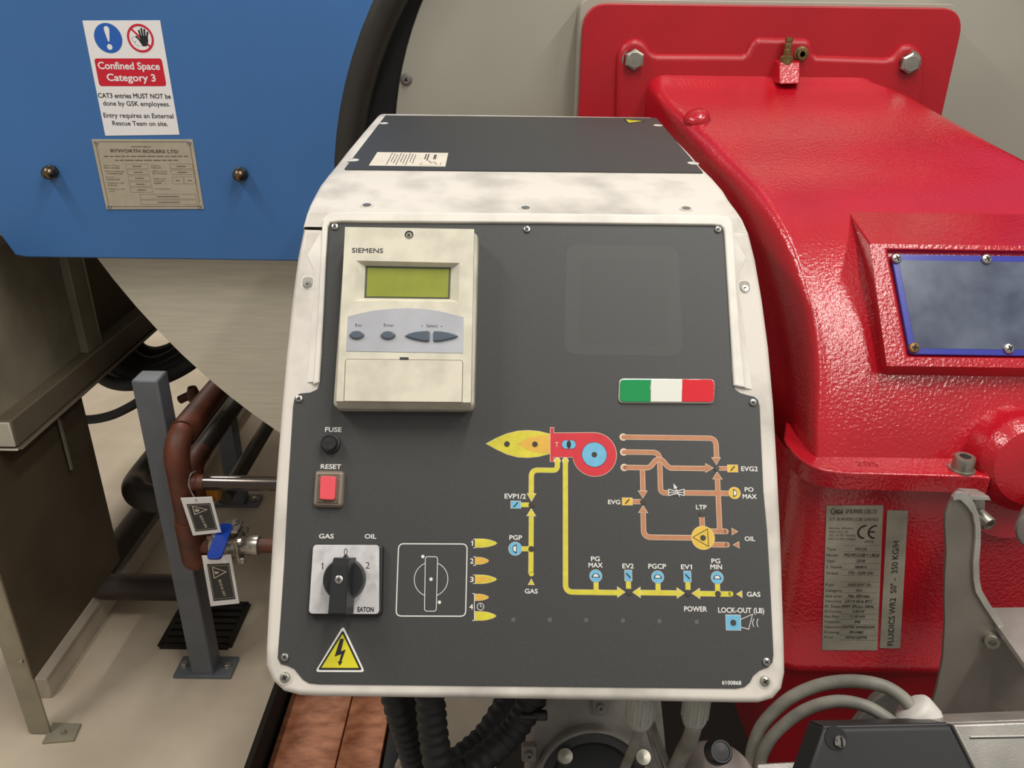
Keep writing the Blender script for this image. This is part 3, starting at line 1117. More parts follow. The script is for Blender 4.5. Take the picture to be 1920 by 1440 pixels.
mb.build('hazard_sticker', [M['ink_black'], M['warn_yellow']], tplate, label='small yellow warning triangle')
# dimples on the sloping band
for q in ((688, 387), (985.5, 392), (1286.5, 393)):
    mb = MB()
    pz = prof[2].lerp(prof[3], 0.1)
    FB = Frame(prof[3], (1, 0, 0), prof[2] - prof[3])
    FB = Frame(prof[2], (1, 0, 0), prof[3] - prof[2])
    u = FB.uv(*q, 0.0004)
    mb.prism(FB, circ(u, 0.0065, 20), -0.002, 0.0018, 0.0003, seg=2)
    mb.prism(FB, circ(u, 0.0045, 20), -0.002, 0.0021, 0.0003, 1, seg=2)
    mb.build('band_screw', [M['white_dirty'], M['bolt']], box)

# ------------------------------------------------------------ display unit
w_b, w_f = 0.020, 0.030
mb = MB()
P = rpoly([F.uv(627, 767, 0.012), F.uv(889, 768, 0.012), F.uv(897, 440, 0.014), F.uv(649, 436, 0.014)], 13 * px)
mb.prism(F, P, WP, w_b, 0.003)
disp = mb.build('display_unit', M['ivory_side'], box, label='ivory wall display unit with green screen and four buttons')
G = lambda x, y, w=w_f: F.uv(x, y, w)
TL, TR, BL, BR = G(647, 425.5), G(889, 429.5), G(630.5, 752), G(882.5, 754.5)
WL, WR, WBL, WBR = G(668, 488.5), G(862, 493), G(663, 564), G(860, 566)
lw = w_f - 0.006
IL, IR, IBL, IBR = F.uv(685.5, 498.5, lw), F.uv(845.5, 501.5, lw), F.uv(683, 559, lw), F.uv(843.5, 561, lw)
mb = MB()
pt = [F.p(q.x, q.y, w_f) for q in (TL, TR, BR, BL)] + [F.p(q.x, q.y, w_f) for q in (WL, WR, WBR, WBL)] + [F.p(q.x, q.y, lw) for q in (IL, IR, IBR, IBL)]
fs = []
for k in range(4):
    k2 = (k + 1) % 4
    fs.append((k, 4 + k, 4 + k2, k2))
    fs.append((4 + k, 8 + k, 8 + k2, 4 + k2))
base = [F.p(q.x, q.y, w_b - 0.004) for q in (TL, TR)] + [F.p(q.x + dx, q.y - 0.004, w_b - 0.004) for q, dx in ((BR, 0.001), (BL, -0.001))]
pt += base
for k in range(4):
    k2 = (k + 1) % 4
    fs.append((12 + k, k, k2, 12 + k2))
mb.add(pt, fs)
fc = mb.build('front_cover', M['ivory'], disp, angle=15, bev=0.0)
mb = MB()
ctr_ = lambda *q: sum((Vector(x) for x in q), Vector((0, 0))) / len(q)
mb.flat(F, [IL, IR, IBR, IBL], lw - 0.0004, 0)
mb.flat(F, inset(ccw([IL, IR, IBR, IBL]), 4.0 * px), lw - 0.0002, 1)
mb.prism(F, inset(ccw([IL, IR, IBR, IBL]), -0.001), lw - 0.006, lw - 0.0005, 0, 0)
mb.build('lcd_screen', [M['lcd_edge'], M['lcd']], disp, label='blank yellow-green liquid crystal screen')
mb = MB()
top = cr([G(652.5, 593), G(700, 582.5), G(760, 578), G(815, 582), G(869, 594.5)], 6)
mb.prism(F, [G(649, 658.8), G(868, 662.5)] + top[::-1], w_f - 0.001, w_f + 0.0004, 0.0002, seg=1)
mb.build('keypad_membrane', M['membrane'], disp)
wm = w_f + 0.0005
mb = MB()
for b, x0, x1, yb, h in (('Esc', 666, 678.8, 612.3, 5.6), ('Enter', 719.6, 738.8, 612.4, 5.6), ('Select', 799.5, 821, 613.6, 5.6), ('<', 789, 793, 612.8, 3.4), ('>', 826, 830, 613.6, 3.4)):
    mb = MB()
    tpx(mb, F, b, x0, x1, yb, h, wm, 0, 0.0)
    mb.build('key_caption', M['ink_dark'], disp)
mb = MB()
tpx(mb, F, 'SIEMENS', 659.6, 718.2, 473.8, 8.6, w_f + 0.0002, 0, 0.008)
mb.build('maker_lettering', M['ink_dark'], disp)


def button(pts, c):
    mb = MB()
    P = ccw([G(*q) for q in pts])
    mb.prism(F, inset(P, -0.5 * px), w_f - 0.0005, w_f + 0.0007, 0, 1)
    mb.prism(F, P, w_f, w_f + 0.0026, 0.0013)
    mb.build('button', [M['button'], M['ivory_side']], disp, angle=50)


def lens(cx, cy, a, b):
    pts = []
    for k in range(24):
        t = 2 * PI * k / 24
        pts.append((cx + a * math.copysign(abs(math.cos(t)) ** 1.0, math.cos(t)), cy + b * math.copysign(abs(math.sin(t)) ** 1.15, math.sin(t))))
    return pts


button(lens(669.5, 628.8, 14, 7.8), 0)
button(lens(728, 629.3, 14, 7.8), 0)
button([(760, 630.3), (766, 626.5), (778, 623.3), (792, 621.6), (804, 621), (806.3, 624), (805.8, 639), (803, 641.2), (790, 640), (776, 637), (765, 633.5)], 0)
button([(859, 631), (853, 627.2), (841, 624), (827, 622), (815, 621.4), (812.8, 624), (812.6, 639.3), (815, 641.4), (828, 640.3), (842, 637.6), (854, 634.3)], 0)
mb = MB()
P = rpoly([G(645.3, 752.3), G(866, 754.3), G(867.3, 676), G(648.2, 673.8)], [0.001 * px, 0.001 * px, 6 * px, 6 * px])
mb.prism(F, inset(ccw(P), -1.0 * px), w_f - 0.0003, w_f + 0.00015, 0, 1)
mb.prism(F, P, w_f - 0.001, w_f + 0.0005, 0.0003, 0, seg=1)
mb.build('flap', [M['ivory'], mat('dark_red_seam', (96, 48, 42), 0.6)], disp)
mb = MB()
mb.prism(F, [G(750, 674.5), G(766, 674.7), G(766, 670.3), G(750, 670)], w_f - 0.001, w_f + 0.0008, 0)
mb.build('flap_notch', M['ink_dark'], disp)
mb = MB()
u = G(767, 440.5)
mb.prism(F, circ(u, 9.6 * px), w_f - 0.002, w_f + 0.0002, 0.0001, 2, seg=1)
mb.prism(F, circ(u + Vector((0, 0.5 * px)), 8.6 * px), w_f - 0.002, w_f + 0.0003, 0, 1)
mb.lathe([(6.8 * px, 0), (5.5 * px, 0.0008), (0, 0.001)], F.p(u.x, u.y - 1.2 * px, w_f + 0.0003), F.N, 18, 0)
for an in (0.6, 0.6 + PI / 2):
    X = F.U * math.cos(an) + F.V * math.sin(an)
    mb.box(F.p(u.x, u.y - 1.2 * px, w_f + 0.0013), (7 * px, 1.8 * px, 0.0004), (X, F.N.cross(X), F.N), 1)
mb.build('cover_screw', [M['bolt'], M['dark'], M['ivory']], disp)

# ------------------------------------------------------------ fuse holder
mb = MB()
u = F.uv(618.5, 831.5, 0.008)
u0 = F.uv(620.5, 832.5, 0.002)
o = F.p(u0.x, u0.y, WP)
mb.lathe([(19 * px, 0), (19 * px, 0.003), (18 * px, 0.004), (16 * px, 0.0045)], o, F.N, 36)
fuse = mb.build('fuse_holder', M['black_plastic'], box)
mb = MB()
mb.lathe([(16 * px, 0.004), (15.5 * px, 0.009), (14 * px, 0.0105), (13 * px, 0.0105), (12.2 * px, 0.0098), (0, 0.0098)], o, F.N, 36, 0)
for k in range(3):
    a = 2 * PI * k / 3 + 0.4
    mb.box(o + (F.U * math.cos(a) + F.V * math.sin(a)) * 15 * px + F.N * 0.008, (3 * px, 5 * px, 0.003), (F.U * math.cos(a) + F.V * math.sin(a), F.V * math.cos(a) - F.U * math.sin(a), F.N), 0)
mb.box(o + F.N * 0.0099 + F.V * 1 * px, (15 * px, 4.2 * px, 0.0006), (F.U, F.V, F.N), 1)
mb.build('fuse_cap', [M['black_plastic'], M['ink_black']], fuse)

# ------------------------------------------------------------ reset button
g = lambda x, y, w=0.006: F.uv(x, y, w)
mb = MB()
P = rpoly([g(586.5, 951, 0.003), g(643.5, 952.5, 0.003), g(647, 883, 0.003), g(591, 882, 0.003)], 10 * px)
mb.prism(F, P, WP, 0.0055, 0.0025, 0)
P2 = inset(ccw(P), 4.2 * px)
mb.prism(F, P2, 0.005, 0.0068, 0.001, 1)
mb.prism(F, inset(ccw(P), 7 * px), 0.006, 0.0078, 0.001, 0)
rst = mb.build('reset_button', [M['clear_cover'], M['clear_edge']], box, angle=50, label='red reset button under a smoky clear cover')
mb = MB()
P = rpoly([g(599.3, 936.5, 0.011), g(628, 938, 0.011), g(630.5, 893.5, 0.011), g(601, 892.3, 0.011)], 5.5 * px)
mb.prism(F, P, 0.007, 0.0125, 0.0009)
mb.build('button_cap', M['reset_red'], rst)

# ------------------------------------------------------------ rotary switch
ws = 0.0075
mb = MB()
P = rpoly([g(576.5, 1155, ws), g(716, 1155.5, ws), g(718.5, 1021.5, ws), g(585.5, 1019.5, ws)], 9 * px)
mb.prism(F, P, WP, ws, 0.002)
sw = mb.build('rotary_switch', M['black_plastic'], box, label='black rotary switch on a square silver plate')
mb = MB()
P = rpoly([g(579, 1150.5, ws), g(711, 1151.3, ws), g(711.3, 1021.8, ws), g(587.3, 1021.3, ws)], 8 * px)
mb.prism(F, P, ws - 0.0005, ws + 0.0004, 0.0002, seg=1)
mb.build('switch_plate', M['switch_plate'], sw)
mb = MB()
for b, x0, x1, yb, h in (('1', 601, 605.5, 1067, 12), ('0', 644.5, 651, 1040.5, 12), ('2', 685, 693, 1066, 12)):
    mb = MB()
    tpx(mb, F, b, x0, x1, yb, h, ws + 0.0006, 0, -0.005)
    mb.build('position_number', M['ink_dark'], sw)
mb = MB()
tpx(mb, F, 'EATON', 670, 700.7, 1147, 9, ws + 0.0006, 0, 0.035)
mb.build('maker_lettering', M['ink_dark'], sw)
mb = MB()
u = F.uv(647.5, 1086, ws)
o = F.p(u.x, u.y, ws)
mb.lathe([(39 * px, 0.0), (38 * px, 0.008), (36 * px, 0.0105), (0, 0.0105)], o, F.N, 48)
mb.prism(F, [u + Vector((-7 * px, 36 * px)), u + Vector((7 * px, 36 * px)), u + Vector((1 * px, 45 * px)), u + Vector((-1 * px, 45 * px))], ws, ws + 0.007, 0.001)
hw, ht = 17 * px, 37.5 * px
knob = [u + Vector((-hw, -ht * 1.62)), u + Vector((hw, -ht * 1.62)), u + Vector((hw * 0.9, ht)), u + Vector((-hw * 0.9, ht))]
rows = []
for w_, q in ((ws + 0.006, [knob[0] + Vector((-4 * px, -1 * px)), knob[1] + Vector((4 * px, -1 * px)), knob[2] + Vector((5 * px, 2 * px)), knob[3] + Vector((-5 * px, 2 * px))]), (ws + 0.020, knob), (ws + 0.0265, [knob[0] + Vector((1 * px, 1 * px)), knob[1] + Vector((-1 * px, 1 * px)), knob[2] + Vector((-1 * px, -10 * px)), knob[3] + Vector((1 * px, -10 * px))]), (ws + 0.0275, [knob[0] + Vector((3 * px, 3 * px)), knob[1] + Vector((-3 * px, 3 * px)), knob[2] + Vector((-3 * px, -12 * px)), knob[3] + Vector((3 * px, -12 * px))])):
    rows.append([F.p(p_.x, p_.y, w_) for p_ in q])
mb.loft(rows, True)
mb.add(rows[-1], [(0, 1, 2, 3)])
kn = mb.build('switch_knob', M['black_plastic'], sw, angle=30)
mb = MB()
o2 = F.p(u.x, u.y, ws + 0.0276)
mb.lathe([(7.2 * px, 0), (7.2 * px, 0.0003), (5.4 * px, 0.0008), (0, 0.0008)], o2, F.N, 20, 0)
mb.lathe([(8.6 * px, -0.0001), (8.6 * px, 0.0001), (0, 0.0001)], o2, F.N, 20, 1)
for an in (0.2, 0.2 + PI / 2):
    X = F.U * math.cos(an) + F.V * math.sin(an)
    mb.box(o2 + F.N * 0.0009, (7 * px, 1.6 * px, 0.0003), (X, F.N.cross(X), F.N), 1)
mb.build('knob_screw', [M['screw'], M['dark']], sw)

# ------------------------------------------------------------ cable glands under the box
for x0, x1 in ((1175, 1228), (1280, 1328)):
    d = 0.755
    p = atD((x0 + x1) / 2, 1330, d)
    r = (x1 - x0) / 2 / FPX * d
    mb = MB()
    mb.lathe([(r * 1.02, 0.03), (r * 1.02, 0.0), (r * 0.98, -0.002), (r * 0.97, -0.012), (r * 0.8, -0.018), (r * 0.5, -0.0185)], p, (0, 0, 1), 24)
    for k in range(12):
        a = 2 * PI * k / 12
        mb.box(p + Vector((math.cos(a) * r, math.sin(a) * r, 0.008)), (0.002, 0.0022, 0.03), (Vector((math.cos(a), math.sin(a), 0)), Vector((-math.sin(a), math.cos(a), 0)), Vector((0, 0, 1))))
    mb.build('cable_gland', M['gland_grey'], box)

# ================================================================== BOILER
YB = 1.55
boiler = thing('boiler', 'big blue fronted boiler with round brushed steel end, filling the upper background', 'boiler', (0.2, 2.4, 0.3))
hc, hr = Vector((0.40, -0.353 + 1.6)), 0.744
sc_, sr = Vector((0.274, 0.121 + 1.6)), 1.2794
gc, gr = Vector((0.40, -0.260 + 1.6)), 0.6355
# round brushed steel end with the burner opening
FB_ = FY(YB + 0.05)
n = 120
mb = MB()
oc = circ(sc_, sr, n)
ic = []
for q in oc:
    d = (q - hc).normalized()
    ic.append(hc + d * hr)
vs = [FB_.p(q.x, q.y, 0) for q in oc] + [FB_.p(q.x, q.y, 0) for q in ic] + [FB_.p(q.x, q.y, -0.018) for q in oc] + [FB_.p(q.x, q.y, -0.14) for q in ic]
fs = []
for i in range(n):
    j = (i + 1) % n
    fs.append((i, j, n + j, n + i))
    fs.append((2 * n + i, 2 * n + j, j, i))
    fs.append((n + i, n + j, 3 * n + j, 3 * n + i))
mb.add(vs, fs)
mb.build('end_plate', M['steel_front'], boiler)
mb = MB()
mb.lathe([(sr - 0.012, 0.0), (sr - 0.012, 1.9), (0, 1.9)], (sc_.x, YB + 0.068, sc_.y), (0, 1, 0), 96)
mb.build('shell', M['galv'], boiler)
mb = MB()
mb.lathe([(hr, 0.0), (hr, 0.1), (0, 0.1)], (hc.x, YB + 0.06, hc.y), (0, 1, 0), 96)
mb.build('burner_recess', M['black_void'], boiler)  # recess walls coloured black for the shadow gap round the burner plate
# blue front door
arc = [hc + Vector((math.cos(t), math.sin(t))) * hr for t in [PI * 1.05 + (-1.3 * PI) * i / 60 for i in range(61)]]
zb = -0.459 + 1.6
t0 = math.pi + math.asin((hc.y - zb) / hr)
arc = [hc + Vector((math.cos(t), math.sin(t))) * hr for t in [t0 + (-t0 + (-math.asin((hc.y - zb) / hr))) * i / 70 for i in range(71)]]
outl = [(-0.975, zb), (-0.9955, zb + 0.004), (-1.0155, zb + 0.046), (-1.36, zb + 0.84), (-1.36, 2.45), (1.6, 2.45), (1.6, zb)]
mb = MB()
mb.prism(FY(YB + 0.044), [Vector(q) for q in outl] + arc[::-1], 0.0, 0.044, 0.004, seg=3)
door = mb.build('front_door', M['blue'], boiler, angle=40)
# rubber seal round the opening
mb = MB()
mb.tube([Vector((hc.x + (hr - 0.016) * math.cos(t), YB + 0.022, hc.y + (hr - 0.016) * math.sin(t))) for t in [2 * PI * i / 100 for i in range(101)]], 0.030, 14, cap=False)
mb.build('rubber_seal', M['rubber'], boiler, angle=80)
# grey burner plate
mb = MB()
mb.lathe([(gr, 0.03), (gr, -0.0), (gr - 0.002, -0.003), (0, -0.003)], (gc.x, YB + 0.055, gc.y), (0, 1, 0), 120)
bplate = mb.build('burner_plate', M['grey_plate'], boiler)
mb = MB()
p = atY(762, 149, YB + 0.052)
mb.lathe([(0.0115, 0.004), (0.0115, -0.001), (0.0085, -0.002), (0.0075, -0.0045), (0.0072, -0.0065), (0, -0.007)], p, (0, 1, 0), 6 * 4)
mb.lathe([(0.0046, -0.0072), (0, -0.0073)], p, (0, 1, 0), 3, 1)
mb.build('plate_bolt', [M['cast_grey'], M['dark']], bplate)
# dome nuts on the blue door
for q in ((97, 324), (452, 328)):
    p = atY(q[0] + 1, q[1] - 2, YB)
    mb = MB()
    mb.lathe([(0.0125, 0.0), (0.0125, -0.003), (0.0135, -0.0035), (0.0135, -0.008), (0.0125, -0.0085), (0.0122, -0.016), (0.0105, -0.021), (0.006, -0.025), (0, -0.026)], p, (0, 1, 0), 24)
    mb.build('dome_nut', M['bronze'], door)
# confined-space notice
FD = FY(YB)
D = lambda x, y: FD.uv(x, y, 0.0005)
a, b, c, d = D(154.5, 38.5), D(300, 38), D(336.5, 252.5), D(197.5, 254.5)
mb = MB()
mb.prism(FD, [a, b, c, d], 0.0, 0.0006, 0)
sign = mb.build('safety_sign', M['sign_white'], door, label='white confined space notice with blue and red symbols')
S1, S2, S3 = 0.0008, 0.001, 0.0012
mb = MB()
u = D(203, 71.5)
mb.flat(FD, circ(u, D(229, 71.5).x - u.x, 40), S1, 0)
mb.flat(FD, [u + Vector(q) for q in ((-0.0048, 0.0165), (-0.002, 0.0195), (0.002, 0.0195), (0.0048, 0.0165), (0.0042, 0.010), (0.0012, -0.0055), (-0.0012, -0.0055), (-0.0042, 0.010))], S2, 1)
mb.flat(FD, circ(u + Vector((0, -0.0145)), 0.0048, 20), S2, 1)
mb.build('mandatory_symbol', [M['sign_blue'], M['sign_white']], sign)
mb = MB()
u = D(263.5, 71.5)
R0 = 0.0235
P = circ(u, R0 - 0.0018, 44)
mb.strip(FD, P + [P[0]], 0.0036, S3, 0)
mb.strip(FD, [u + Vector((-0.0145, 0.0155)), u + Vector((0.0155, -0.0145))], 0.0034, S1 - 0.0001, 0)
hd = u + Vector((0.005, -0.001))
mb.flat(FD, [hd + Vector(q) for q in ((-0.006, -0.004), (-0.004, -0.012), (0.004, -0.012), (0.008, -0.004), (0.0085, 0.004), (-0.0055, 0.004))], S2, 1)
for x0, x1, y1 in ((-0.0042, -0.0055, 0.0135), (-0.0005, -0.0007, 0.0165), (0.0032, 0.0042, 0.0150), (0.0068, 0.0092, 0.0105)):
    mb.strip(FD, [hd + Vector((x0, 0.003)), hd + Vector((x1, y1))], 0.0029, S2 + 0.0001, 1, cap=True)
mb.strip(FD, [hd + Vector((-0.004, -0.007)), hd + Vector((-0.0085, 0.0005)), hd + Vector((-0.0118, 0.0035))], 0.0030, S2 + 0.00015, 1, cap=True)
fc_ = u + Vector((-0.0115, -0.002))
mb.strip(FD, circ(fc_, 0.0042, 16, 0.5, 5.6), 0.0006, S1, 2)
mb.strip(FD, cr([fc_ + Vector((0.001, -0.004)), fc_ + Vector((0.0005, -0.0075)), fc_ + Vector((0.006, -0.011)), fc_ + Vector((0.009, -0.0105))], 5), 0.0006, S1, 2)
mb.build('prohibition_symbol', [M['sign_red'], M['ink_black'], M['galv_light']], sign)
mb = MB()
mb.flat(FD, rpoly([D(186.5, 161.5), D(312.5, 161.5), D(303, 109.5), D(176.5, 109.5)], 0.0055), S1, 0)
band = mb.build('red_title_band', M['sign_red'], sign)
for bd, x0, x1, yb, h, w_, m_ in (('Confined Space', 184.7, 300.3, 130, 13.2, S2, 'sign_white'), ('Category 3', 201.3, 292.6, 152, 13.2, S2, 'sign_white'), ('CAT3 entries MUST NOT be', 184.7, 320.4, 184, 8.6, S1, 'ink_black'),
                                  ('done by GSK employees.', 194, 319, 198.6, 8.6, S1, 'ink_black'), ('Entry requires an External', 195, 325.6, 221, 8.6, S1, 'ink_black'), ('Rescue Team on site.', 211.5, 315, 235.5, 8.2, S1, 'ink_black')):
    mb = MB()
    tpx(mb, FD, bd, x0, x1, yb, h, w_, 0, 0.022 if m_ == 'sign_white' else 0.012)
    mb.build('notice_lettering', M[m_], sign)
# maker's nameplate
a, b, c, d = D(171.8, 261), D(361.2, 261.2), D(382.5, 391.8), D(199.6, 392.3)
mb = MB()
mb.prism(FD, [a, b, c, d], 0.0, 0.0014, 0.0004, seg=2)
npl = mb.build('nameplate', M['plate'], door, label='engraved stainless maker nameplate')
N1 = 0.0016
bi = lambda s, t: (a * (1 - s) + b * s) * (1 - t) + (d * (1 - s) + c * s) * t
mb = MB()
q = [bi(.06, .035), bi(.94, .035), bi(.965, .07), bi(.965, .93), bi(.94, .96), bi(.06, .96), bi(.035, .93), bi(.035, .07)]
mb.strip(FD, q + [q[0]], 0.0010, N1)
mb.build('engraved_border', M['etch'], npl)


def plate_text(body, s0, s1, t, h, bold=0.01):
    mb = MB()
    p0, p1 = bi(s0, t), bi(s1, t)
    mb.text(FD, body, (p0 + p1) / 2, (p1 - p0).length, h, N1, 0, bold)
    mb.build('engraved_lettering', M['etch'], npl)


plate_text('MANUFACTURED BY', 0.38, 0.58, 0.11, 0.0022)
plate_text('BYWORTH BOILERS LTD', 0.165, 0.84, 0.185, 0.0058, 0.04)
for s0, s1, t in ((0.09, 0.93, 0.247), (0.19, 0.82, 0.302)):
    mb = MB()
    k = s0
    while k < s1:
        e = min(s1, k + random.uniform(.03, .09))
        mb.strip(FD, [bi(k, t - .01), bi(e, t - .01)], 0.0018, N1)
        k = e + .012
    mb.build('engraved_small_print', M['etch'], npl)
for body, s0, t in (('SERIAL TYPE &', .065, .375), ('SERIAL NUMBER', .065, .407), ('WORKING PRESSURE', .065, .457), ('& TEMPERATURE', .08, .489), ('DATE OF', .065, .54), ('MANUFACTURE', .065, .572), ('HYDRAULIC TEST', .065, .625), ('PRESSURE', .065, .657), ('HYDRAULIC TEST', .06, .71), ('DATE', .075, .742)):
    plate_text(body, s0, s0 + 0.0125 * len(body), t, 0.0020)
for body, s0, t in (('WORKING', .54, .375), ('PRESSURE', .54, .407), ('SAFETY VALVE', .54, .457), ('SET PRESSURE', .54, .489), ('INSPECTING', .54, .565), ('AUTHORITY', .54, .597), ('NUMBER', .54, .629), ('NOTIFIED BODY', .54, .71)):
    plate_text(body, s0, s0 + 0.0125 * len(body), t, 0.0020)
for s0, s1, t0_, t1_ in ((.29, .51, .345, .41), (.29, .51, .43, .495), (.29, .51, .515, .58), (.29, .51, .60, .665), (.29, .51, .685, .75), (.73, .96, .345, .41), (.73, .96, .43, .495), (.73, .84, .53, .63), (.85, .96, .53, .63), (.37, .94, .78, .85), (.37, .94, .865, .93)):
    mb = MB()
    q = [bi(s0, t0_), bi(s1, t0_), bi(s1, t1_), bi(s0, t1_)]
    mb.strip(FD, q + [q[0]], 0.0004, N1)
    mm, ww = (t0_ + t1_) / 2, (s1 - s0) * 0.2
    mb.strip(FD, [bi((s0 + s1) / 2 - ww, mm), bi((s0 + s1) / 2 + ww, mm)], 0.0014, N1 + 0.0001)
    mb.build('engraved_field', M['etch'], npl)
for s, t in ((.04, .045), (.96, .045), (.04, .955), (.96, .955)):
    u = bi(s, t)
    mb = MB()
    mb.lathe([(0.0045, 0), (0.004, 0.0012), (0.0022, 0.002), (0.0, 0.0021)], FD.p(u.x, u.y, 0.0014), FD.N, 16, 0)
    mb.lathe([(0.0014, 0.00215), (0, 0.0022)], FD.p(u.x, u.y, 0.0014), FD.N, 10, 1)
    mb.build('rivet', [M['screw'], M['etch']], npl)

# ================================================================== BURNER
burner = thing('burner', 'glossy red gas burner with bolted flange and blue inspection window', 'burner', (0.55, 1.2, 0.7))
YF = 1.515
FFl = FY(YF)
fl = lambda x, y, w=0: FFl.uv(x, y, w)
xl, xr, zt = fl(1092, 60).x, fl(1800, 70).x, fl(1440, 10).y
mb = MB()
mb.prism(FFl, rpoly([(xl, 0.55), (xr, 0.55), (xr, zt), (xl, zt)], 0.045, 8), -0.022, 0.0, 0.003)
flange = mb.build('flange', M['red_flange'], burner)
mb = MB()
mb.prism(FFl, rpoly([(xl - 0.004, 0.56), (xr - 0.006, 0.56), (xr - 0.006, zt + 0.006), (xl - 0.004, zt + 0.006)], 0.018, 6), -0.085, -0.018, 0.001)
mb.build('gasket', M['grey_plate'], burner)
con = [(1152, 330), (1153, 202), (1154.6, 120), (1157, 100), (1166, 84), (1179, 74), (1191, 72), (1203, 75), (1214, 84.5), (1219, 93), (1225, 98.5), (1233, 101), (1390, 101.5), (1398, 97), (1404, 84), (1412, 73), (1422, 69.5), (1508, 71.5), (1518, 76), (1523, 86), (1523, 97), (1530, 103.5), (1655, 108), (1667, 106), (1675, 97), (1684, 87), (1695, 82), (1706, 82), (1718, 88), (1726, 97), (1731, 112), (1731, 128), (1720, 330)]
mb = MB()
mb.prism(FFl, [fl(*q) for q in con], -0.004, 0.012, 0.0115, seg=5)
mb.build('cast_rib', M['red_flange'], flange, angle=60)


def hexbolt(p, ax, r, h, name, parent, mats, washer=True):
    mb = MB()
    if washer:
        mb.lathe([(r * 1.28, 0), (r * 1.28, 0.0018), (r, 0.002)], p, ax, 28)
    mb.lathe([(r * 1.08, 0.0015), (r * 1.08, h * 0.86), (r * 0.9, h), (0, h)], p, ax, 6)
    mb.lathe([(r * 0.8, h), (r * 0.75, h + 0.0006), (0, h + 0.0006)], p, ax, 20)
    return mb.build(name, mats, parent, angle=25)


for q in ((1189, 112), (1705, 119)):
    u = fl(q[0], q[1], 0.014)
    hexbolt(FFl.p(u.x, u.y, 0.010), FFl.N, 0.0165, 0.013, 'flange_bolt', flange, M['bolt'])
# top lug, hose nozzle, plug
def hexa(mb, A, B, m=0):
    """frustum from two quads"""
    mb.add(list(A) + list(B), [(0, 1, 2, 3), (4, 7, 6, 5), (0, 4, 5, 1), (1, 5, 6, 2), (2, 6, 7, 3), (3, 7, 4, 0)], m)


mb = MB()
d0 = 1.374
A = [atD(1462, 158, d0 - 0.005), atD(1500, 157, d0 - 0.005), atD(1500, 117, d0), atD(1462, 117, d0)]
B = [atD(1431, 150, d0 + 0.06), atD(1490, 150, d0 + 0.06), atD(1497, 99, d0 + 0.06), atD(1432, 102, d0 + 0.06)]
hexa(mb, A, B)
mb.build('cast_lug', M['red'], burner, bev=0.002)
mb = MB()
p = atD(1474, 113, d0 + 0.006)
mb.lathe([(0.011, -0.012), (0.011, 0.006), (0.006, 0.008), (0.0068, 0.011), (0.0068, 0.017), (0.0058, 0.018), (0.0066, 0.021), (0.0066, 0.026), (0.0056, 0.027), (0.0066, 0.03), (0.0062, 0.036), (0.004, 0.0365), (0.004, 0.03)], p, (0, 0, 1), 18)
mb.build('hose_nozzle', M['brass'], burner)
mb = MB()
u = fl(1502, 101, 0.012)
mb.lathe([(0.0125, 0), (0.0125, 0.006), (0.009, 0.007), (0.009, 0.012), (0.004, 0.0125)], FFl.p(u.x, u.y, 0.008), FFl.N, 6 * 3)
mb.lathe([(0.0045, 0.0127), (0, 0.0127)], FFl.p(u.x, u.y, 0.008), FFl.N, 12, 1)
mb.build('test_plug', [M['brass'], M['dark']], burner)

# main housing: loft of cross sections
sec_data = [  # py, zc at the ridge, ridge px, side px, side depth add, right x
    (136, 1.412, 1262, 1226, 0.045, 1637), (146, 1.397, 1248, 1212, 0.05, 1645), (166, 1.376, 1246, 1209, 0.055, 1700), (200, 1.322, 1272, 1226, 0.06, 1760), (250, 1.257, 1325, 1262, 0.07, 1850), (300, 1.205, 1374, 1305, 0.075, 1945),
    (335, 1.165, 1406, 1338, 0.085, 2010), (365, 1.135, 1428, 1362, 0.09, 2050), (400, 1.108, 1446, 1385, 0.095, None), (450, 1.080, 1472, 1408, 0.10, None), (520, 1.055, 1497, 1432, 0.105, None), (600, 1.035, 1515, 1452, 0.11, None), (700, 1.022, 1524, 1468, 0.115, None),
    (790, 1.015, 1522, 1476, 0.12, None), (850, 1.013, 1522, 1480, 0.12, None), (905, 1.012, 1522, 1482, 0.12, None)]
rows = []
for py, zc, rx, sx, da, rxp in sec_data:
    R_0 = atD(rx, py, zc)
    S = atD(sx, py, zc + da)
    xr_ = atD(rxp, py, zc).x if rxp else 1.0
    xr_ = min(xr_, 1.0)
    deep = S + Vector((0.0, 0.12 if py > 330 else 0.03, -0.10 if py < 400 else -0.04))
    e = (S - R_0)
    row = [deep, S + (deep - S) * 0.4, S, R_0 + e * 0.55 + Vector((-0.006, -0.006, 0.004)), R_0 + e * 0.2 + Vector((-0.002, -0.004, 0.003)), R_0 + Vector((0.006, 0, 0)), R_0 + Vector((0.025, 0, 0))]
    for k in range(1, 6):
        row.append(Vector((R_0.x + 0.025 + (xr_ - 0.02 - R_0.x - 0.025) * k / 5, R_0.y, R_0.z)))
    row += [Vector((xr_, R_0.y + 0.004, R_0.z - 0.006)), Vector((xr_ + 0.012, R_0.y + 0.014, R_0.z - 0.022)), Vector((xr_ + 0.02, R_0.y + 0.03, R_0.z - 0.15))]
    rows.append(row)
cols = list(zip(*rows))
dense = [cr(list(c), 4) for c in cols]
rows = [list(r) for r in zip(*dense)]
rows = [cr(r, 3) for r in rows]
back = [q + Vector((0, 0.03, -0.05)) for q in rows[0]]
mb = MB()
mb.loft([back] + rows)
housing = mb.build('upper_housing', M['red'], burner, angle=70)
# side boss and raised casting mark on the top-left edge
mb = MB()
p = atD(1306, 224, 1.292)
mb.lathe([(0.022, -0.03), (0.021, 0.004), (0.017, 0.010), (0.008, 0.013), (0, 0.013)], p, Vector((-0.35, -0.35, 0.87)).normalized(), 24)
mb.build('casting_pad', M['red'], housing, angle=60)

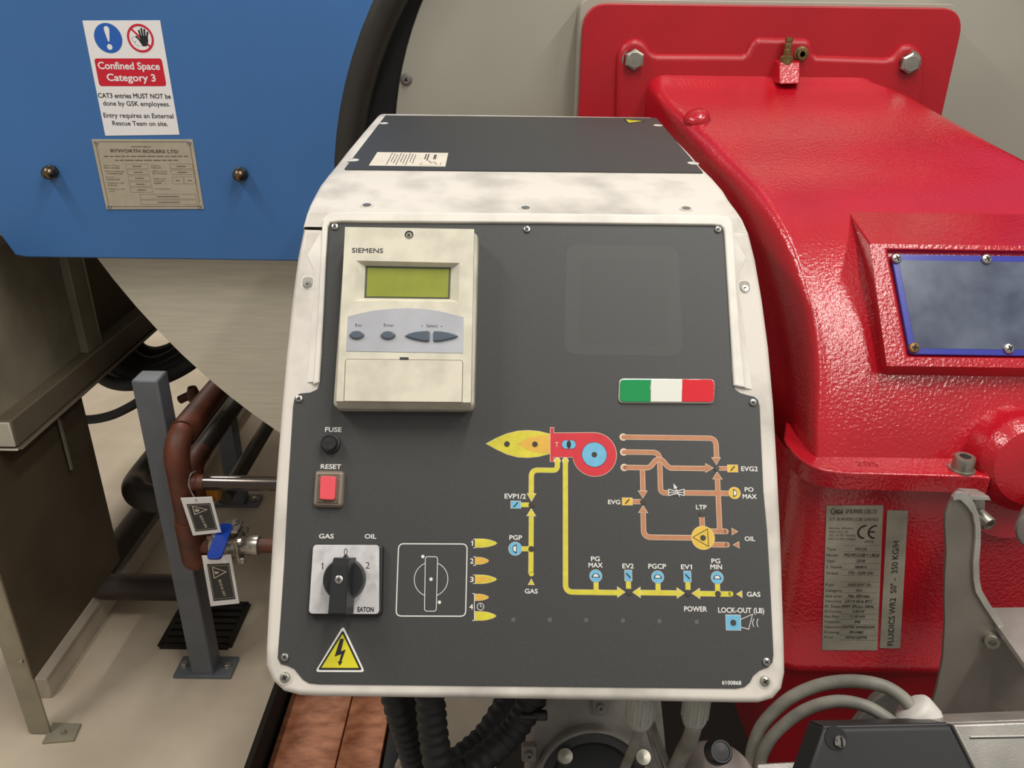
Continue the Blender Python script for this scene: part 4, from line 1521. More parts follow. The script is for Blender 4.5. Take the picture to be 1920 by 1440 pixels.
# split flange (rim)
zr = atD(1600, 868, 1.0).z
Zp = lambda x, y: atZ(x, y, zr)
front_e = [(1470, 822), (1476, 832), (1486, 846), (1498, 858), (1512, 868), (1528, 876), (1545, 881), (1570, 884.5), (1600, 886.5), (1720, 889.5), (1838, 893), (1858, 895)]
back_e = [(1836, 870), (1800, 835), (1560, 830), (1500, 800), (1474, 790)]
FR = Frame((0, 0, zr), (1, 0, 0), (0, 1, 0))
P = [Vector((Zp(*q).x, Zp(*q).y)) for q in front_e + back_e]
mb = MB()
mb.prism(FR, P, -0.024, 0.0, 0.003)
rim = mb.build('split_flange', M['red'], burner, angle=40)
mb = MB()
p = Zp(1803, 880)
mb.lathe([(0.0155, 0), (0.0155, 0.002), (0.0125, 0.0022), (0.0125, 0.0165), (0.0115, 0.0185), (0.0065, 0.0185), (0.0065, 0.010), (0, 0.010)], p, (0, 0, 1), 32)
mb.lathe([(0.0066, 0.0186), (0.0063, 0.0188), (0, 0.0188)], p, (0, 0, 1), 6, 1)
mb.build('socket_bolt', [M['bolt'], M['dark']], rim)

mb = MB()
pa_, pb_ = Zp(1607, 874), Zp(1649, 875)
mb.text(FR, '205', ((pa_.x + pb_.x) / 2, pa_.y), (pb_.x - pa_.x), 0.011, 0.0002, 0, 0.0)
mb.build('pencil_mark', mat('faint_pencil', (134, 20, 30), 0.6), rim)

# lower casing, nearly upright
o = atD(1545, 906, 1.015)
FL = Frame(o, (1, 0, 0), (0, 0.0929, 0.9957))
prof_v = [0.03, 0.0, -0.10, -0.20, -0.262, -0.272, -0.282, -0.290, -0.298, -0.33, -0.45, -0.62]
prof_w = [-0.004, -0.001, -0.0008, -0.0008, 0.000, 0.006, 0.007, 0.002, -0.012, -0.030, -0.060, -0.10]
lxs = [1500, 1504, 1508, 1508, 1504, 1504, 1506, 1508, 1512, 1530, 1570, 1620]
rows = []
for v_, w_, lx in zip(prof_v, prof_w, lxs):
    row = []
    x0 = 0.006 + (lx - 1505) * 0.0006
    rad = 0.042
    row.append(FL.p(x0 - rad, v_, w_ - rad - 0.25))
    row.append(FL.p(x0 - rad, v_, w_ - rad - 0.02))
    for k in range(9):
        a = PI / 2 * k / 8
        row.append(FL.p(x0 - rad * math.cos(a), v_, w_ - rad + rad * math.sin(a)))
    for k in range(1, 5):
        row.append(FL.p(x0 + 0.62 * k / 4, v_, w_))
    rows.append(row)
mb = MB()
mb.loft(rows)
lower = mb.build('lower_casing', M['red'], burner, angle=50)

# inspection window pedestal
w_o = atD(1631, 457, 1.020)
w_b2 = atD(1663, 686, 0.998)
FWn = Frame(w_o, (1, 0, 0), (0, (w_o - w_b2).y, (w_o - w_b2).z))
wv = lambda x, y, w=0.0: FWn.uv(x, y, w)
xR = 0.40
tl, bl_ = wv(1631, 457), wv(1663, 686)
itl, ibl = wv(1664, 466.5), wv(1702.5, 668.5)
T_ = [tl, Vector((xR, tl.y)), Vector((xR, bl_.y)), bl_]
I_ = [itl, Vector((xR - 0.025, itl.y)), Vector((xR - 0.025, ibl.y)), ibl]
bt, bb = atD(1590, 395, 1.115), atD(1655, 708, 1.03)
btr, bbr = Vector((w_o.x + xR + 0.03, bt.y, bt.z)), Vector((w_o.x + xR + 0.02, bb.y, bb.z))
I2 = rpoly(I_, 0.008, 5)
pts = [bt, btr, bbr, bb] + [FWn.p(q.x, q.y, 0) for q in T_]
mb = MB()
mb.add(pts, [(0, 4, 5, 1), (1, 5, 6, 2), (2, 6, 7, 3), (3, 7, 4, 0)])
mb.add([FWn.p(q.x, q.y, 0) for q in T_] + [FWn.p(q.x, q.y, 0) for q in I_] + [FWn.p(q.x + dx, q.y + dy, -0.008) for q, dx, dy in zip(I_, (0.001, -0.001, -0.001, 0.001), (-0.001, -0.001, 0.001, 0.001))], [(0, 4, 5, 1), (1, 5, 6, 2), (2, 6, 7, 3), (3, 7, 4, 0), (4, 8, 9, 5), (5, 9, 10, 6), (6, 10, 11, 7), (7, 11, 8, 4), (8, 11, 10, 9)])
wfr = mb.build('window_surround', M['red'], housing, angle=20, bev=0.003)
gl = [wv(1670.8, 476.5, -0.003), wv(1706.5, 664.5, -0.003)]
xg = xR - 0.032
G_ = rpoly([gl[0], Vector((xg, gl[0].y)), Vector((xg, gl[1].y)), gl[1]], 0.006, 5)
mb = MB()
mb.prism(FWn, G_, -0.009, -0.003, 0.0012, 1)
mb.flat(FWn, inset(ccw(rpoly([gl[0], Vector((xg, gl[0].y)), Vector((xg, gl[1].y)), gl[1]], 0.012, 5)), 0.008), -0.0028, 0)
win = mb.build('inspection_window', [M['glass_blue'], M['glass_edge']], housing, label='dusty blue inspection glass')
for q, mm in (((1681, 485), 0), ((1849.5, 486), 0), ((1713.7, 652), 1), ((1891, 653.7), 0)):
    u = wv(q[0], q[1], -0.002)
    screw_mesh(0.0068, 0.004, 'window_screw', win, FWn, u, -0.003, [M['rust_screw' if mm else 'screw'], M['dark'], M['dark']], 0.4 + mm)

# side boss at the right
mb = MB()
p = atD(1925, 868, 0.985)
axb = Vector((-0.10, -0.97, 0.25)).normalized()
mb.lathe([(0.064, -0.05), (0.0615, 0.004), (0.0585, 0.010), (0.048, 0.022), (0.03, 0.027), (0, 0.027)], p, axb, 48)
mb.lathe([(0.06, -0.05), (0.06, 0.0)], p + Vector((0.0, 0.01, -0.05)), axb, 48)
boss = mb.build('side_boss', M['red'], burner, angle=30)
mb = MB()
mb.lathe([(0.012, -0.01), (0.011, 0.006), (0.0, 0.009)], p + axb * 0.024 + Vector((-0.002, 0, 0.022)), axb, 18)
mb.build('boss_pin', M['red'], boss)
mb = MB()
p2 = atD(1953, 992, 0.93)
ax2 = Vector((-0.55, -0.8, 0.1)).normalized()
mb.lathe([(0.024, -0.03), (0.026, 0.0), (0.026, 0.010), (0.023, 0.013), (0.0, 0.013)], p2, ax2, 28)
mb.build('side_cap', M['cast_grey'], boss)

# data label and rating strip
Lb = lambda x, y: FL.uv(x, y, 0.001)
a, b, c, d = Lb(1550, 948.5), Lb(1656.5, 948), Lb(1645, 1220), Lb(1541.5, 1219)
lab_w = lambda v: 0.0
mb = MB()
mb.prism(FL, [a, b, c, d], -0.0008, 0.0006, 0)
dl = mb.build('data_label', M['label_foil'], burner, label='grey foil data label with rows of burner ratings')
LW = 0.0008
bi2 = lambda s, t: (a * (1 - s) + b * s) * (1 - t) + (d * (1 - s) + c * s) * t


def ltext(body, s0, s1, t, h, bold=0.01):
    mb = MB()
    p0, p1 = bi2(s0, t), bi2(s1, t)
    ct = (p0 + p1) / 2
    mb.text(FL, body, ct, (p1 - p0).length, h, LW, 0, bold)
    mb.build('label_lettering', M['ink_label'], dl)


hh = 0.0042
ltext('UNIGAS', 0.12, 0.29, 0.053, 0.0062, 0.03)
mb = MB()
mb.strip(FL, [bi2(0.14, 0.014), bi2(0.09, 0.026), bi2(0.075, 0.037), bi2(0.09, 0.048), bi2(0.14, 0.058)], 0.0010, LW)
mb.build('label_lettering', M['ink_label'], dl)
ltext('GP BURNERS (CIB) LTD', 0.33, 0.89, 0.051, 0.0060)
ltext('G.P. BURNERS (CIB) LIMITED', 0.05, 0.92, 0.098, 0.0042, 0.0)
for i, (t_, e_) in enumerate((('Swindon, Wiltshire', .48), ('SN25 5AZ, UK', .40), ('TEL 01793 700050', .52), ('FAX 01793 709060', .53))):
    ltext(t_, .055, e_, 0.154 + i * 0.024, 0.0032, -0.005)
# CE mark
for cx_, mid in ((0.70, False), (0.885, True)):
    u = bi2(cx_, 0.172)
    mb = MB()
    P = circ(u, 0.0092, 24, PI * 0.5, PI * 1.5)
    mb.strip(FL, P, 0.0026, LW)
    if mid:
        mb.strip(FL, [u + Vector((-0.009, 0)), u + Vector((-0.001, 0))], 0.0024, LW + 0.0001)
    mb.build('conformity_letter', M['ink_label'], dl)
ltext('0476', .69, .85, 0.245, 0.0040, 0.0)
rowsL = (('Type', 'HR515A', .286, .16, .53, .74), ('Model', 'MG.MD.S.GB.Y.1.80.EI', .327, .20, .34, .96), ('Year', '2018', .367, .16, .56, .71), ('S. Numb', '1806816', .408, .28, .53, .75), ('Output', '770 - 5200 kW', .449, .22, .42, .87),
         ('Fuel', 'GAS/LIGHT OIL', .530, .14, .42, .84), ('Category', 'I2H', .570, .30, .58, .68), ('Gas pres', 'Max. 500 mbar', .609, .30, .44, .83), ('Viscosity', '2,0-7,4 cSt at 40°C', .645, .30, .38, .87), ('El. Suppl', '400V 3N a.c. 50Hz', .682, .30, .33, .90),
         ('El.Consu', '13,60 kW', .718, .30, .52, .74), ('Fan Mot.', '11,00 kW', .755, .27, .48, .76), ('Protectio', 'IP40', .793, .29, .57, .67), ('Destinati', 'UNITED KINGDOM', .830, .29, .33, .93), ('Drawing', '09-0483', .868, .27, .48, .73), ('P.I.N.', '0476CQ0793', .906, .17, .42, .80))
for k, v_, t_, e0, s0, s1 in rowsL:
    ltext(k, .025, .025 + e0, t_ + 0.008, hh * 0.92, 0.0)
    ltext(v_, s0, s1, t_ + 0.008, hh, 0.014)
for t_ in (.262, .302, .343, .384, .424, .465, .51, .546, .586, .625, .663, .70, .737, .775, .812, .85, .888, .925):
    mb = MB()
    mb.strip(FL, [bi2(.315, t_), bi2(.96, t_)], 0.0003, LW - 0.0001)
    mb.build('label_rule', M['ink_label'], dl)
a, b, c, d = Lb(1664, 957.5), Lb(1703, 958), Lb(1688, 1216), Lb(1650, 1215.5)
mb = MB()
mb.prism(FL, [a, b, c, d], -0.0008, 0.0006, 0)
rs_ = mb.build('rating_strip', M['label_foil'], burner, label='narrow foil strip lettered vertically')
mid0, mid1 = (c + d) / 2, (a + b) / 2
dv = (mid1 - mid0)
mb = MB()
nv = Vector((dv.y, -dv.x)).normalized()
ct = mid0 + dv * 0.405 + nv * 0.004
mb.text(FL, 'FLUIDICS WR2  50° -  350 KG/H', ct, dv.length * 0.77, 0.0078, LW, 0, 0.012, math.atan2(dv.y, dv.x))
mb.build('strip_lettering', M['ink_label'], rs_)

# ================================================================== SERVO ACTUATOR AND BRACKET
bk = thing('mounting_bracket', 'thick bare aluminium bracket bolted to the front of the red burner', 'bracket', atD(1800, 1440, 0.93))
dB = 0.93
FK = Frame(atD(1800, 1150, dB), CX, (0, math.sin(math.radians(14)), math.cos(math.radians(14))))
fk = lambda x, y, w=0.0: FK.uv(x, y, w)
webp = [(1786, 934), (1779, 946), (1773, 962), (1772, 985), (1775, 1035), (1772, 1080), (1771, 1120), (1772, 1170), (1768, 1235), (1757, 1290), (1745, 1330), (1738, 1400), (1960, 1400), (1960, 1312), (1920, 1246), (1848, 1139), (1832, 1110), (1828, 1085), (1828, 1055), (1830, 1010), (1829, 985), (1824, 964), (1812, 947), (1799, 936)]
mb = MB()
mb.prism(FK, [fk(*q) for q in webp], -0.004, 0.0, 0.0008, seg=2)
mb.build('web', M['alu_web'], bk, angle=40)
lipo = [(1784, 930), (1790, 922), (1801, 920), (1812, 924), (1824, 942), (1832, 962), (1836, 985), (1836, 1015), (1833, 1055), (1834, 1085), (1838, 1104), (1853, 1130), (1925, 1238), (1966, 1300)]
lipi = [(1785, 938), (1791, 935), (1798, 936), (1810, 948), (1820, 962), (1825, 985), (1825, 1010), (1821, 1055), (1822, 1085), (1826, 1108), (1842, 1136), (1916, 1246), (1957, 1310)]
mb = MB()
mb.prism(FK, [fk(*q) for q in lipo] + [fk(*q) for q in lipi[::-1]], -0.001, 0.004, 0.001, seg=2)
mb.build('lit_edge_strip', M['alu_light'], bk, angle=40)  # added strip in paler metal gives the sheet edge its lit look
mb = MB()
FK2 = Frame(FK.o + FK.N * -0.028, FK.U, FK.V)
f2 = lambda x, y: FK2.uv(x, y)
mb.prism(FK2, rpoly([f2(1790, 990), f2(1846, 990), f2(1848, 924), f2(1795, 918)], 0.004), -0.004, 0.0, 0.0008, seg=2)
mb.build('fixing_tab', M['alu_web'], bk)
mb = MB()
mb.prism(FK2, [f2(1795, 926), f2(1838, 927), f2(1834, 919), f2(1800, 917)], -0.004, 0.022, 0.001, seg=2)
mb.build('tab_return', M['alu_light'], bk)
u = f2(1836, 966)
axs = Vector((0.28, -0.9, -0.15)).normalized()
p = FK2.p(u.x, u.y, 0.0)
mb = MB()
mb.lathe([(0.0088, 0), (0.0088, 0.015), (0.008, 0.0165), (0.0052, 0.0165), (0.0048, 0.011), (0, 0.011)], p, axs, 24)
mb.build('socket_bolt', M['bolt'], bk)
for q in ((1860, 1197), (1889, 1345)):
    u = fk(*q)
    mb = MB()
    mb.lathe([(0.0085, 0), (0.0085, 0.011), (0.0078, 0.012), (0.004, 0.012), (0.004, 0.006), (0, 0.006)], FK.p(u.x, u.y, 0.0), (FK.N + FK.U * -0.55).normalized(), 22)
    mb.build('socket_bolt', M['bolt'], bk)

# aluminium shelf plate behind the bracket edge
zsh = atD(1848, 1141, 0.955).z
mb = MB()
P = [atZ(x, y, zsh) for x, y in ((1846, 1139), (1990, 1137), (2080, 1390), (1985, 1345), (1925, 1250))]
mb.prism(Frame((0, 0, zsh), (1, 0, 0), (0, 1, 0)), [(q.x, q.y) for q in P], -0.006, 0.0, 0.001, seg=2)
mb.build('shelf_plate', M['alu_light'], bk)

act = thing('servo_actuator', 'black cased actuator with a cast aluminium body at the lower right', 'actuator', atD(1700, 1440, 0.80))
FA = Frame(atD(1690, 1400, 0.78), CX, (0, math.sin(math.radians(40)), math.cos(math.radians(40))))
fa = lambda x, y, w=0.0: FA.uv(x, y, w)
mb = MB()
tp_ = [fa(1580, 1369), fa(1784, 1361.5), fa(1846, 1480), fa(1508, 1480)]
mb.prism(FA, [fa(1544, 1366), fa(1784, 1361.5), fa(1850, 1490), fa(1500, 1490)], -0.04, 0.0, 0.004)
mb.build('black_cover', M['black_matte'], act)
mb = MB()
q0 = [fa(1541, 1360.5), fa(1773, 1354.5), fa(1784, 1362), fa(1575, 1371), fa(1556, 1374)]
mb.prism(FA, [fa(1541, 1360, -0.008), fa(1774, 1354.5, -0.008), fa(1786, 1372, -0.008), fa(1540, 1376, -0.008)], -0.04, -0.006, 0.002)
mb.build('cover_edge', M['black_plastic'], act)
mb = MB()
u = fa(1574, 1391, 0.001)
mb.prism(FA, circ(u + Vector((-0.003, 0.003)), 0.011, 22), -0.002, 0.0008, 0.0004, 1, seg=2)
mb.lathe([(0.0062, 0.0008), (0.005, 0.0035), (0, 0.004)], FA.p(u.x, u.y, 0), (FA.N + FA.U * 0.4).normalized(), 18, 0)
mb.box(FA.p(u.x + 0.0015, u.y, 0.0042), (0.0012, 0.009, 0.001), (FA.U, FA.V, FA.N), 1)
mb.build('cover_screw', [M['screw'], M['ink_black']], act)
mb = MB()
mb.prism(FA, [fa(1787, 1359, 0.003), fa(1990, 1352, 0.003), fa(2040, 1490, 0.003), fa(1853, 1490, 0.003)], -0.06, 0.003, 0.002)
mb.prism(FA, [fa(1755, 1354.5, -0.01), fa(1990, 1345, -0.01), fa(1990, 1366, -0.01), fa(1770, 1370, -0.01)], -0.06, -0.008, 0.002)
body_ = mb.build('cast_body', M['alu_light'], act)
mb = MB()
mb.prism(FA, [fa(1817, 1380, 0.003), fa(1990, 1377, 0.003), fa(1990, 1380, 0.003), fa(1819, 1383.5, 0.003)], 0.002, 0.0042, 0.0006, seg=2)
mb.prism(FA, [fa(1817, 1384, 0.003), fa(1990, 1381, 0.003), fa(1990, 1382.5, 0.003), fa(1818, 1386, 0.003)], 0.002, 0.0032, 0.0, 1)
mb.build('body_groove', [M['alu_light'], M['ink_dark']], body_)
# white gland on the actuator
pg = atD(1738, 1362, 0.835)
pe = atD(1704, 1322, 0.838)
axg = (pe - pg).normalized()
L = (pe - pg).length
mb = MB()
mb.lathe([(0.018, -0.008), (0.018, 0.004), (0.0175, 0.0045), (0.0215, 0.005), (0.0215, L * 0.72), (0.0205, L * 0.85), (0.017, L * 0.95), (0.0085, L * 0.98)], pg, axg, 28)
for k in range(8):
    a_ = 2 * PI * k / 8
    sd = axg.orthogonal().normalized()
    s2 = axg.cross(sd)
    dr = sd * math.cos(a_) + s2 * math.sin(a_)
    mb.box(pg + dr * 0.018 + axg * 0.0, (0.004, 0.007, 0.014), (dr, axg.cross(dr), axg))
mb.build('cable_gland', M['gland_white'], act, angle=40)
mb = MB()
mb.prism(FL, [Vector((FL.uv(x, y, 0.04).x, FL.uv(x, y, 0.04).y)) for x, y in ((1602, 1362), (1640, 1312), (1660, 1300), (1690, 1310), (1706, 1362))], 0.028, 0.040, 0.003)
tag(mb.build('steel_clip', M['cast_grey']), 'small dull steel clip plate behind the grey cables', 'clip')

# grey cables looping into the actuator
mb = MB()
A = [atD(*q) for q in ((1404, 1470, .90), (1408, 1425, .90), (1413, 1398, .90), (1431, 1357, .90), (1478, 1311, .89), (1535, 1285, .88), (1594, 1277, .865), (1652, 1285, .85), (1690, 1306, .842))]
A.append(pe - axg * 0.006)
mb.tube(cr(A, 6), 0.0071, 16)
tag(mb.build('grey_cable', M['cable_grey']), 'grey cable arching into the white gland, upper of the two loops', 'cable', 'grey looping cables')
mb = MB()
A = [atD(*q) for q in ((1420, 1475, .885), (1424, 1440, .885), (1432, 1408, .885), (1458, 1370, .88), (1508, 1332, .87), (1566, 1315, .858), (1621, 1323, .845), (1665, 1348, .835), (1690, 1372, .832))]
mb.tube(cr(A, 6), 0.0066, 16)
tag(mb.build('grey_cable', M['cable_grey']), 'grey cable dropping behind the black actuator cover, lower of the two loops', 'cable', 'grey looping cables')

# ================================================================== BELOW THE BOX
def corr(pts, r, name, label, group=None, m='conduit'):
    c = cr([atD(*q) for q in pts], 26)
    # resample evenly
    acc, out = 0.0, [c[0]]
    step = 0.0016
    for i in range(1, len(c)):
        acc += (c[i] - c[i - 1]).length
        if acc >= step:
            out.append(c[i])
            acc = 0
    rr = [r * (1.0 + 0.07 * math.sin(2 * PI * i * 0.0016 / 0.0075)) for i in range(len(out))]
    mb = MB()
    mb.tube(out, r, 18, rr=rr)
    return tag(mb.build(name, M[m], angle=80), label, 'conduit', group)


gC = 'black corrugated conduits under the box'
corr(((735, 1285, .86), (748, 1330, .86), (762, 1372, .87), (782, 1440, .88), (796, 1490, .88), (802, 1700, .88)), 0.0150, 'corrugated_conduit', 'black corrugated conduit slanting down beside the wooden board', gC)
corr(((805, 1285, .82), (808, 1330, .82), (813, 1380, .825), (822, 1440, .83), (826, 1490, .83), (830, 1700, .83)), 0.0150, 'corrugated_conduit', 'straight black corrugated conduit hanging second from the wooden board', gC)
corr(((960, 1290, .98), (940, 1330, .98), (908, 1378, .98), (870, 1412, .97), (830, 1440, .97), (800, 1475, .97), (770, 1680, .97)), 0.0135, 'corrugated_conduit', 'thinner black corrugated conduit curving behind the others', gC)
corr(((1008, 1290, .90), (988, 1330, .90), (960, 1372, .90), (925, 1408, .89), (880, 1442, .885), (846, 1480, .88), (836, 1690, .88)), 0.0155, 'corrugated_conduit', 'thick black corrugated conduit with a clip, curving beside the grey casting', gC)
mb = MB()
p = atD(1012, 1341, .885)
mb.box(p, (0.017, 0.012, 0.009), (CX, _F0, CY))
mb.box(p + CX * -0.012, (0.02, 0.014, 0.006), (CX, _F0, CY))
tag(mb.build('conduit_clip', M['black_plastic'], bev=0.002), 'small black clip on the thick corrugated conduit', 'clip')

# grey cast motor body
mot = thing('fan_motor', 'grey cast motor body with a round black opening under the control box', 'motor', atD(1120, 1500, 1.06))
FM = Frame(atD(1110, 1400, 1.06), CX, (0, math.sin(math.radians(24)), math.cos(math.radians(24))))
fm = lambda x, y, w=0.0: FM.uv(x, y, w)
cm = fm(1112, 1469)
rm = (fm(1112, 1365) - cm).length
mb = MB()
oo = [fm(*q) for q in ((1022, 1300), (1240, 1300), (1250, 1400), (1255, 1540), (985, 1540), (990, 1440), (1000, 1380))]
mb.prism(FM, rpoly(oo, 0.01), -0.12, -0.006, 0.004)
mb.lathe([(rm * 1.06, -0.02), (rm * 1.05, 0.006), (rm * 1.02, 0.010), (rm * 0.97, 0.010), (rm * 0.94, 0.004), (rm * 0.92, -0.004)], FM.p(cm.x, cm.y, 0), FM.N, 64)
mb.build('cast_body', M['cast_grey'], mot, angle=40)
mb = MB()
mb.lathe([(rm * 0.955, -0.006), (rm * 0.955, 0.006), (rm * 0.80, 0.009), (rm * 0.74, 0.004), (rm * 0.70, 0.002), (rm * 0.02, 0.002)], FM.p(cm.x, cm.y, 0), FM.N, 64)
mb.build('black_cowl', M['black_plastic'], mot)
for q in ((1059, 1426), (1204, 1428)):
    u = fm(*q, 0.012)
    mb = MB()
    mb.lathe([(0.0105, 0.0), (0.0105, 0.018), (0.0095, 0.021), (0, 0.022)], FM.p(u.x, u.y, 0.004), (FM.N + Vector((0, 0, 0.9))).normalized(), 20)
    mb.build('motor_bolt', M['bolt'], mot)
for q in ((992, 1412), (1125, 1323)):
    u = fm(*q, 0.0)
    mb = MB()
    mb.prism(FM, rpoly(rect(u, 0.02, 0.022), 0.005), -0.01, 0.004, 0.002)
    mb.lathe([(0.005, 0), (0.005, 0.006), (0.0025, 0.0062), (0.0025, 0.003)], FM.p(u.x, u.y, 0.004), FM.N, 16)
    mb.build('cast_ear', M['cast_grey'], mot)
# pale sheet behind the conduits
mb = MB()
FP = FY(1.22)
fp = lambda x, y: FP.uv(x, y)
mb.prism(FP, [fp(820, 1270), fp(945, 1270), fp(925, 1500), fp(740, 1500), (fp(740, 1440))], -0.01, 0.0, 0.002)
tag(mb.build('duct_panel', M['rail']), 'pale grey sheet panel behind the black conduits', 'panel')
# cables from the glands
gG = 'grey cables below the box'
for pts, r, lb in ((((1201, 1345, .757), (1199, 1362, .758), (1190, 1395, .775), (1172, 1440, .80), (1160, 1480, .81)), 0.0049, 'grey cable dropping from the gland nearer the grey casting'),
                   (((1304, 1345, .757), (1301, 1360, .758), (1294, 1385, .77), (1280, 1412, .785), (1262, 1450, .80)), 0.0078, 'thick grey cable dropping from the other gland behind the dome'),
                   (((1205, 1325, .80), (1214, 1360, .80), (1226, 1400, .81), (1240, 1440, .81), (1248, 1480, .81)), 0.0030, 'thin grey wire in front of its twin, between the two glands'),
                   (((1214, 1325, .83), (1228, 1370, .83), (1243, 1410, .83), (1258, 1450, .83)), 0.0030, 'thin grey wire behind its twin, nearer the dome')):
    mb = MB()
    mb.tube(cr([atD(*q) for q in pts], 8), r, 14)
    tag(mb.build('grey_cable', M['cable_grey']), lb, 'cable', gG)
# rounded grey dome with black button
dome = thing('pressure_switch', 'rounded pinkish grey switch dome with a black button, under the control box', 'pressure switch', atD(1340, 1500, 0.80))
pd = atD(1340, 1478, 0.80)
axd = Vector((0.05, -0.45, 0.9)).normalized()
rd = 84 / FPX * 0.80
mb = MB()
mb.lathe([(rd, -0.05), (rd, 0.0)] + [(rd * (1 - 0.42 * (1 - math.cos(t))) * math.cos(t) ** 0.0 * (1 if t < 0.01 else math.cos(t) ** 0.6), rd * 0.66 * math.sin(t)) for t in [PI / 2 * k / 12 for k in range(13)]], pd, axd, 48)
mb.build('dome', mat('taupe_casing', (152, 142, 136), 0.4, 0.2, var=0.08, scale=30), dome, angle=60)
mb = MB()
pk = atD(1351, 1409, 0.752)
mb.lathe([(0.0122, -0.012), (0.0115, 0.0), (0.0098, 0.0025), (0.0085, 0.0025), (0.008, 0.0015), (0, 0.0022)], pk, Vector((0.1, -0.6, 0.78)).normalized(), 32)
mb.build('black_button', M['black_plastic'], dome)
# aluminium ledge between the dome and the actuator
mb = MB()
q = [atD(*v) for v in ((1418, 1431, .86), (1540, 1424, .86), (1540, 1470, .84), (1418, 1470, .84))]
mb.add(q + [v + Vector((0, 0.01, -0.03)) for v in q], [(0, 1, 2, 3), (7, 6, 5, 4), (0, 4, 5, 1), (1, 5, 6, 2), (2, 6, 7, 3), (3, 7, 4, 0)])
tag(mb.build('aluminium_ledge', M['alu_light'], bev=0.002), 'aluminium ledge at the lower frame edge, beside the black actuator cover', 'ledge')

# wooden board on the lower floor
zw = -0.10
mb = MB()
q = [atZ(x, y, zw + 0.02) for x, y in ((545, 1260), (735, 1260), (712, 1560), (415, 1560))]
x0 = -0.585
x1 = atZ(722, 1380, zw + 0.02).x
xs = atZ(657, 1320, zw + 0.02).x
mb.box(((x0 + xs) / 2 - 0.001, 1.5, zw + 0.0), (xs - x0 - 0.003, 1.1, 0.036))
tag(mb.build('wooden_board', M['wood'], bev=0.002), 'wide red-brown wooden board on the lower floor beside the concrete edge', 'board', 'wooden boards on the lower floor')
mb = MB()
mb.box(((xs + x1) / 2, 1.5, zw + 0.0), (x1 - xs - 0.002, 1.1, 0.034))
tag(mb.build('wooden_board', M['wood'], bev=0.002), 'narrow darker wooden board between the wide board and the black conduits', 'board', 'wooden boards on the lower floor')
mb = MB()
mb.box((x1 + 0.028, 1.5, zw + 0.01), (0.035, 1.1, 0.06))
tag(mb.build('frame_rail', M['black_plastic'], bev=0.003), 'black steel rail on the floor edging the wooden boards', 'rail')
mb = MB()
mb.box((-0.603, 2.4, -0.06), (0.013, 7.4, 0.118))
struct(mb.build('trim_1', M['pit']))

# ================================================================== LEFT OF THE BURNER: ENCLOSURE, POSTS, PIPES
xb = -1.05
enc = thing('steel_enclosure', 'large galvanised steel enclosure on a bolted leg, left of the boiler', 'enclosure', (-1.25, 1.9, 0))
pa, pb = atX(38, 853, xb), atX(282, 607, xb)
zb_ = (pa.z + pb.z) / 2
yn = pa.y
zt_ = atX(8, 460, xb).z
yf = 3.4
rh = 0.062
mb = MB()
mb.box((xb - 0.035, (yn + yf) / 2, zb_ + rh / 2), (0.07, yf - yn, rh))
mb.box((xb - 0.030, (yn + yf) / 2, zb_ - 0.006), (0.075, yf - yn - 0.002, 0.006))
mb.build('bottom_rail', M['galv_rail'], enc, bev=0.003)
mb = MB()
c0 = Vector((xb - 0.035, yn - 0.003, zb_ + rh / 2))
mb.box(c0, (0.066, 0.006, 0.058))
mb.box(c0 + Vector((0.0, -0.001, -0.036)), (0.074, 0.006, 0.005))
mb.build('rail_end_cap', M['cap_white'], enc, bev=0.004)
mb = MB()
yv = atX(176, 640, xb - 0.012).y
mb.box((xb - 0.045, (yn + 0.0 + yv) / 2 - 0.1, (zb_ + rh + zt_) / 2), (0.02, yv - yn + 0.2, zt_ - zb_ - rh))
mb.build('side_panel', M['galv'], enc)
mb = MB()
mb.box((xb - 0.055, (yf + yv) / 2, (zb_ + rh + zt_) / 2), (0.02, yf - yv, zt_ - zb_ - rh))
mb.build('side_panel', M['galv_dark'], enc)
mb = MB()
mb.box((xb - 0.024, yv - 0.0, (zb_ + rh + zt_) / 2), (0.022, 0.066, zt_ - zb_ - rh))
mb.build('corner_angle', M['galv'], enc, bev=0.002)
mb = MB()
mb.box((xb - 0.021, yv + 0.035, (zb_ + rh + zt_) / 2), (0.020, 0.006, zt_ - zb_ - rh))
mb.build('angle_edge', M['galv_light'], enc, bev=0.001)
mb = MB()
mb.box((xb - 0.25, (yn - 0.2 + yf) / 2, zt_ + 0.012), (0.5, yf - yn + 0.2, 0.024))
mb.build('top_lip', M['galv_light'], enc, bev=0.004)
# skirt sheet, leg and foot
xs_ = -1.095
s1 = atX(73, 1263, xs_)
s2 = atX(215, 1066, xs_)
ye = atX(178, 850, xs_).y
mb = MB()
mb.box((xs_ - 0.002, (s1.y - 0.02 + ye) / 2, ((s1.z + s2.z) / 2 + zb_) / 2), (0.004, ye - s1.y + 0.02, zb_ - (s1.z + s2.z) / 2 - 0.004))
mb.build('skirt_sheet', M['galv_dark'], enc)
foot = atZ(108, 1370, 0)
mb = MB()
xf = -1.128
mb.box((xf, foot.y - 0.01, (zb_ - 0.01) / 2), (0.052, 0.006, zb_ - 0.02))
mb.build('leg', M['galv'], enc, bev=0.001)
mb = MB()
q = [atZ(x, y, 0.0) for x, y in ((80, 1396), (139, 1391), (153, 1360), (100, 1358))]
mb.prism(FLOORX, [(v.x, v.y) for v in q], 0.0, 0.007, 0.001, seg=2)
mb.build('foot_plate', M['galv'], enc)
p = atZ(119, 1374, 0.007)
hexbolt(p, (0, 0, 1), 0.006, 0.008, 'foot_bolt', enc, M['bolt'])
p = atX(49, 1245, -1.10)
mb = MB()
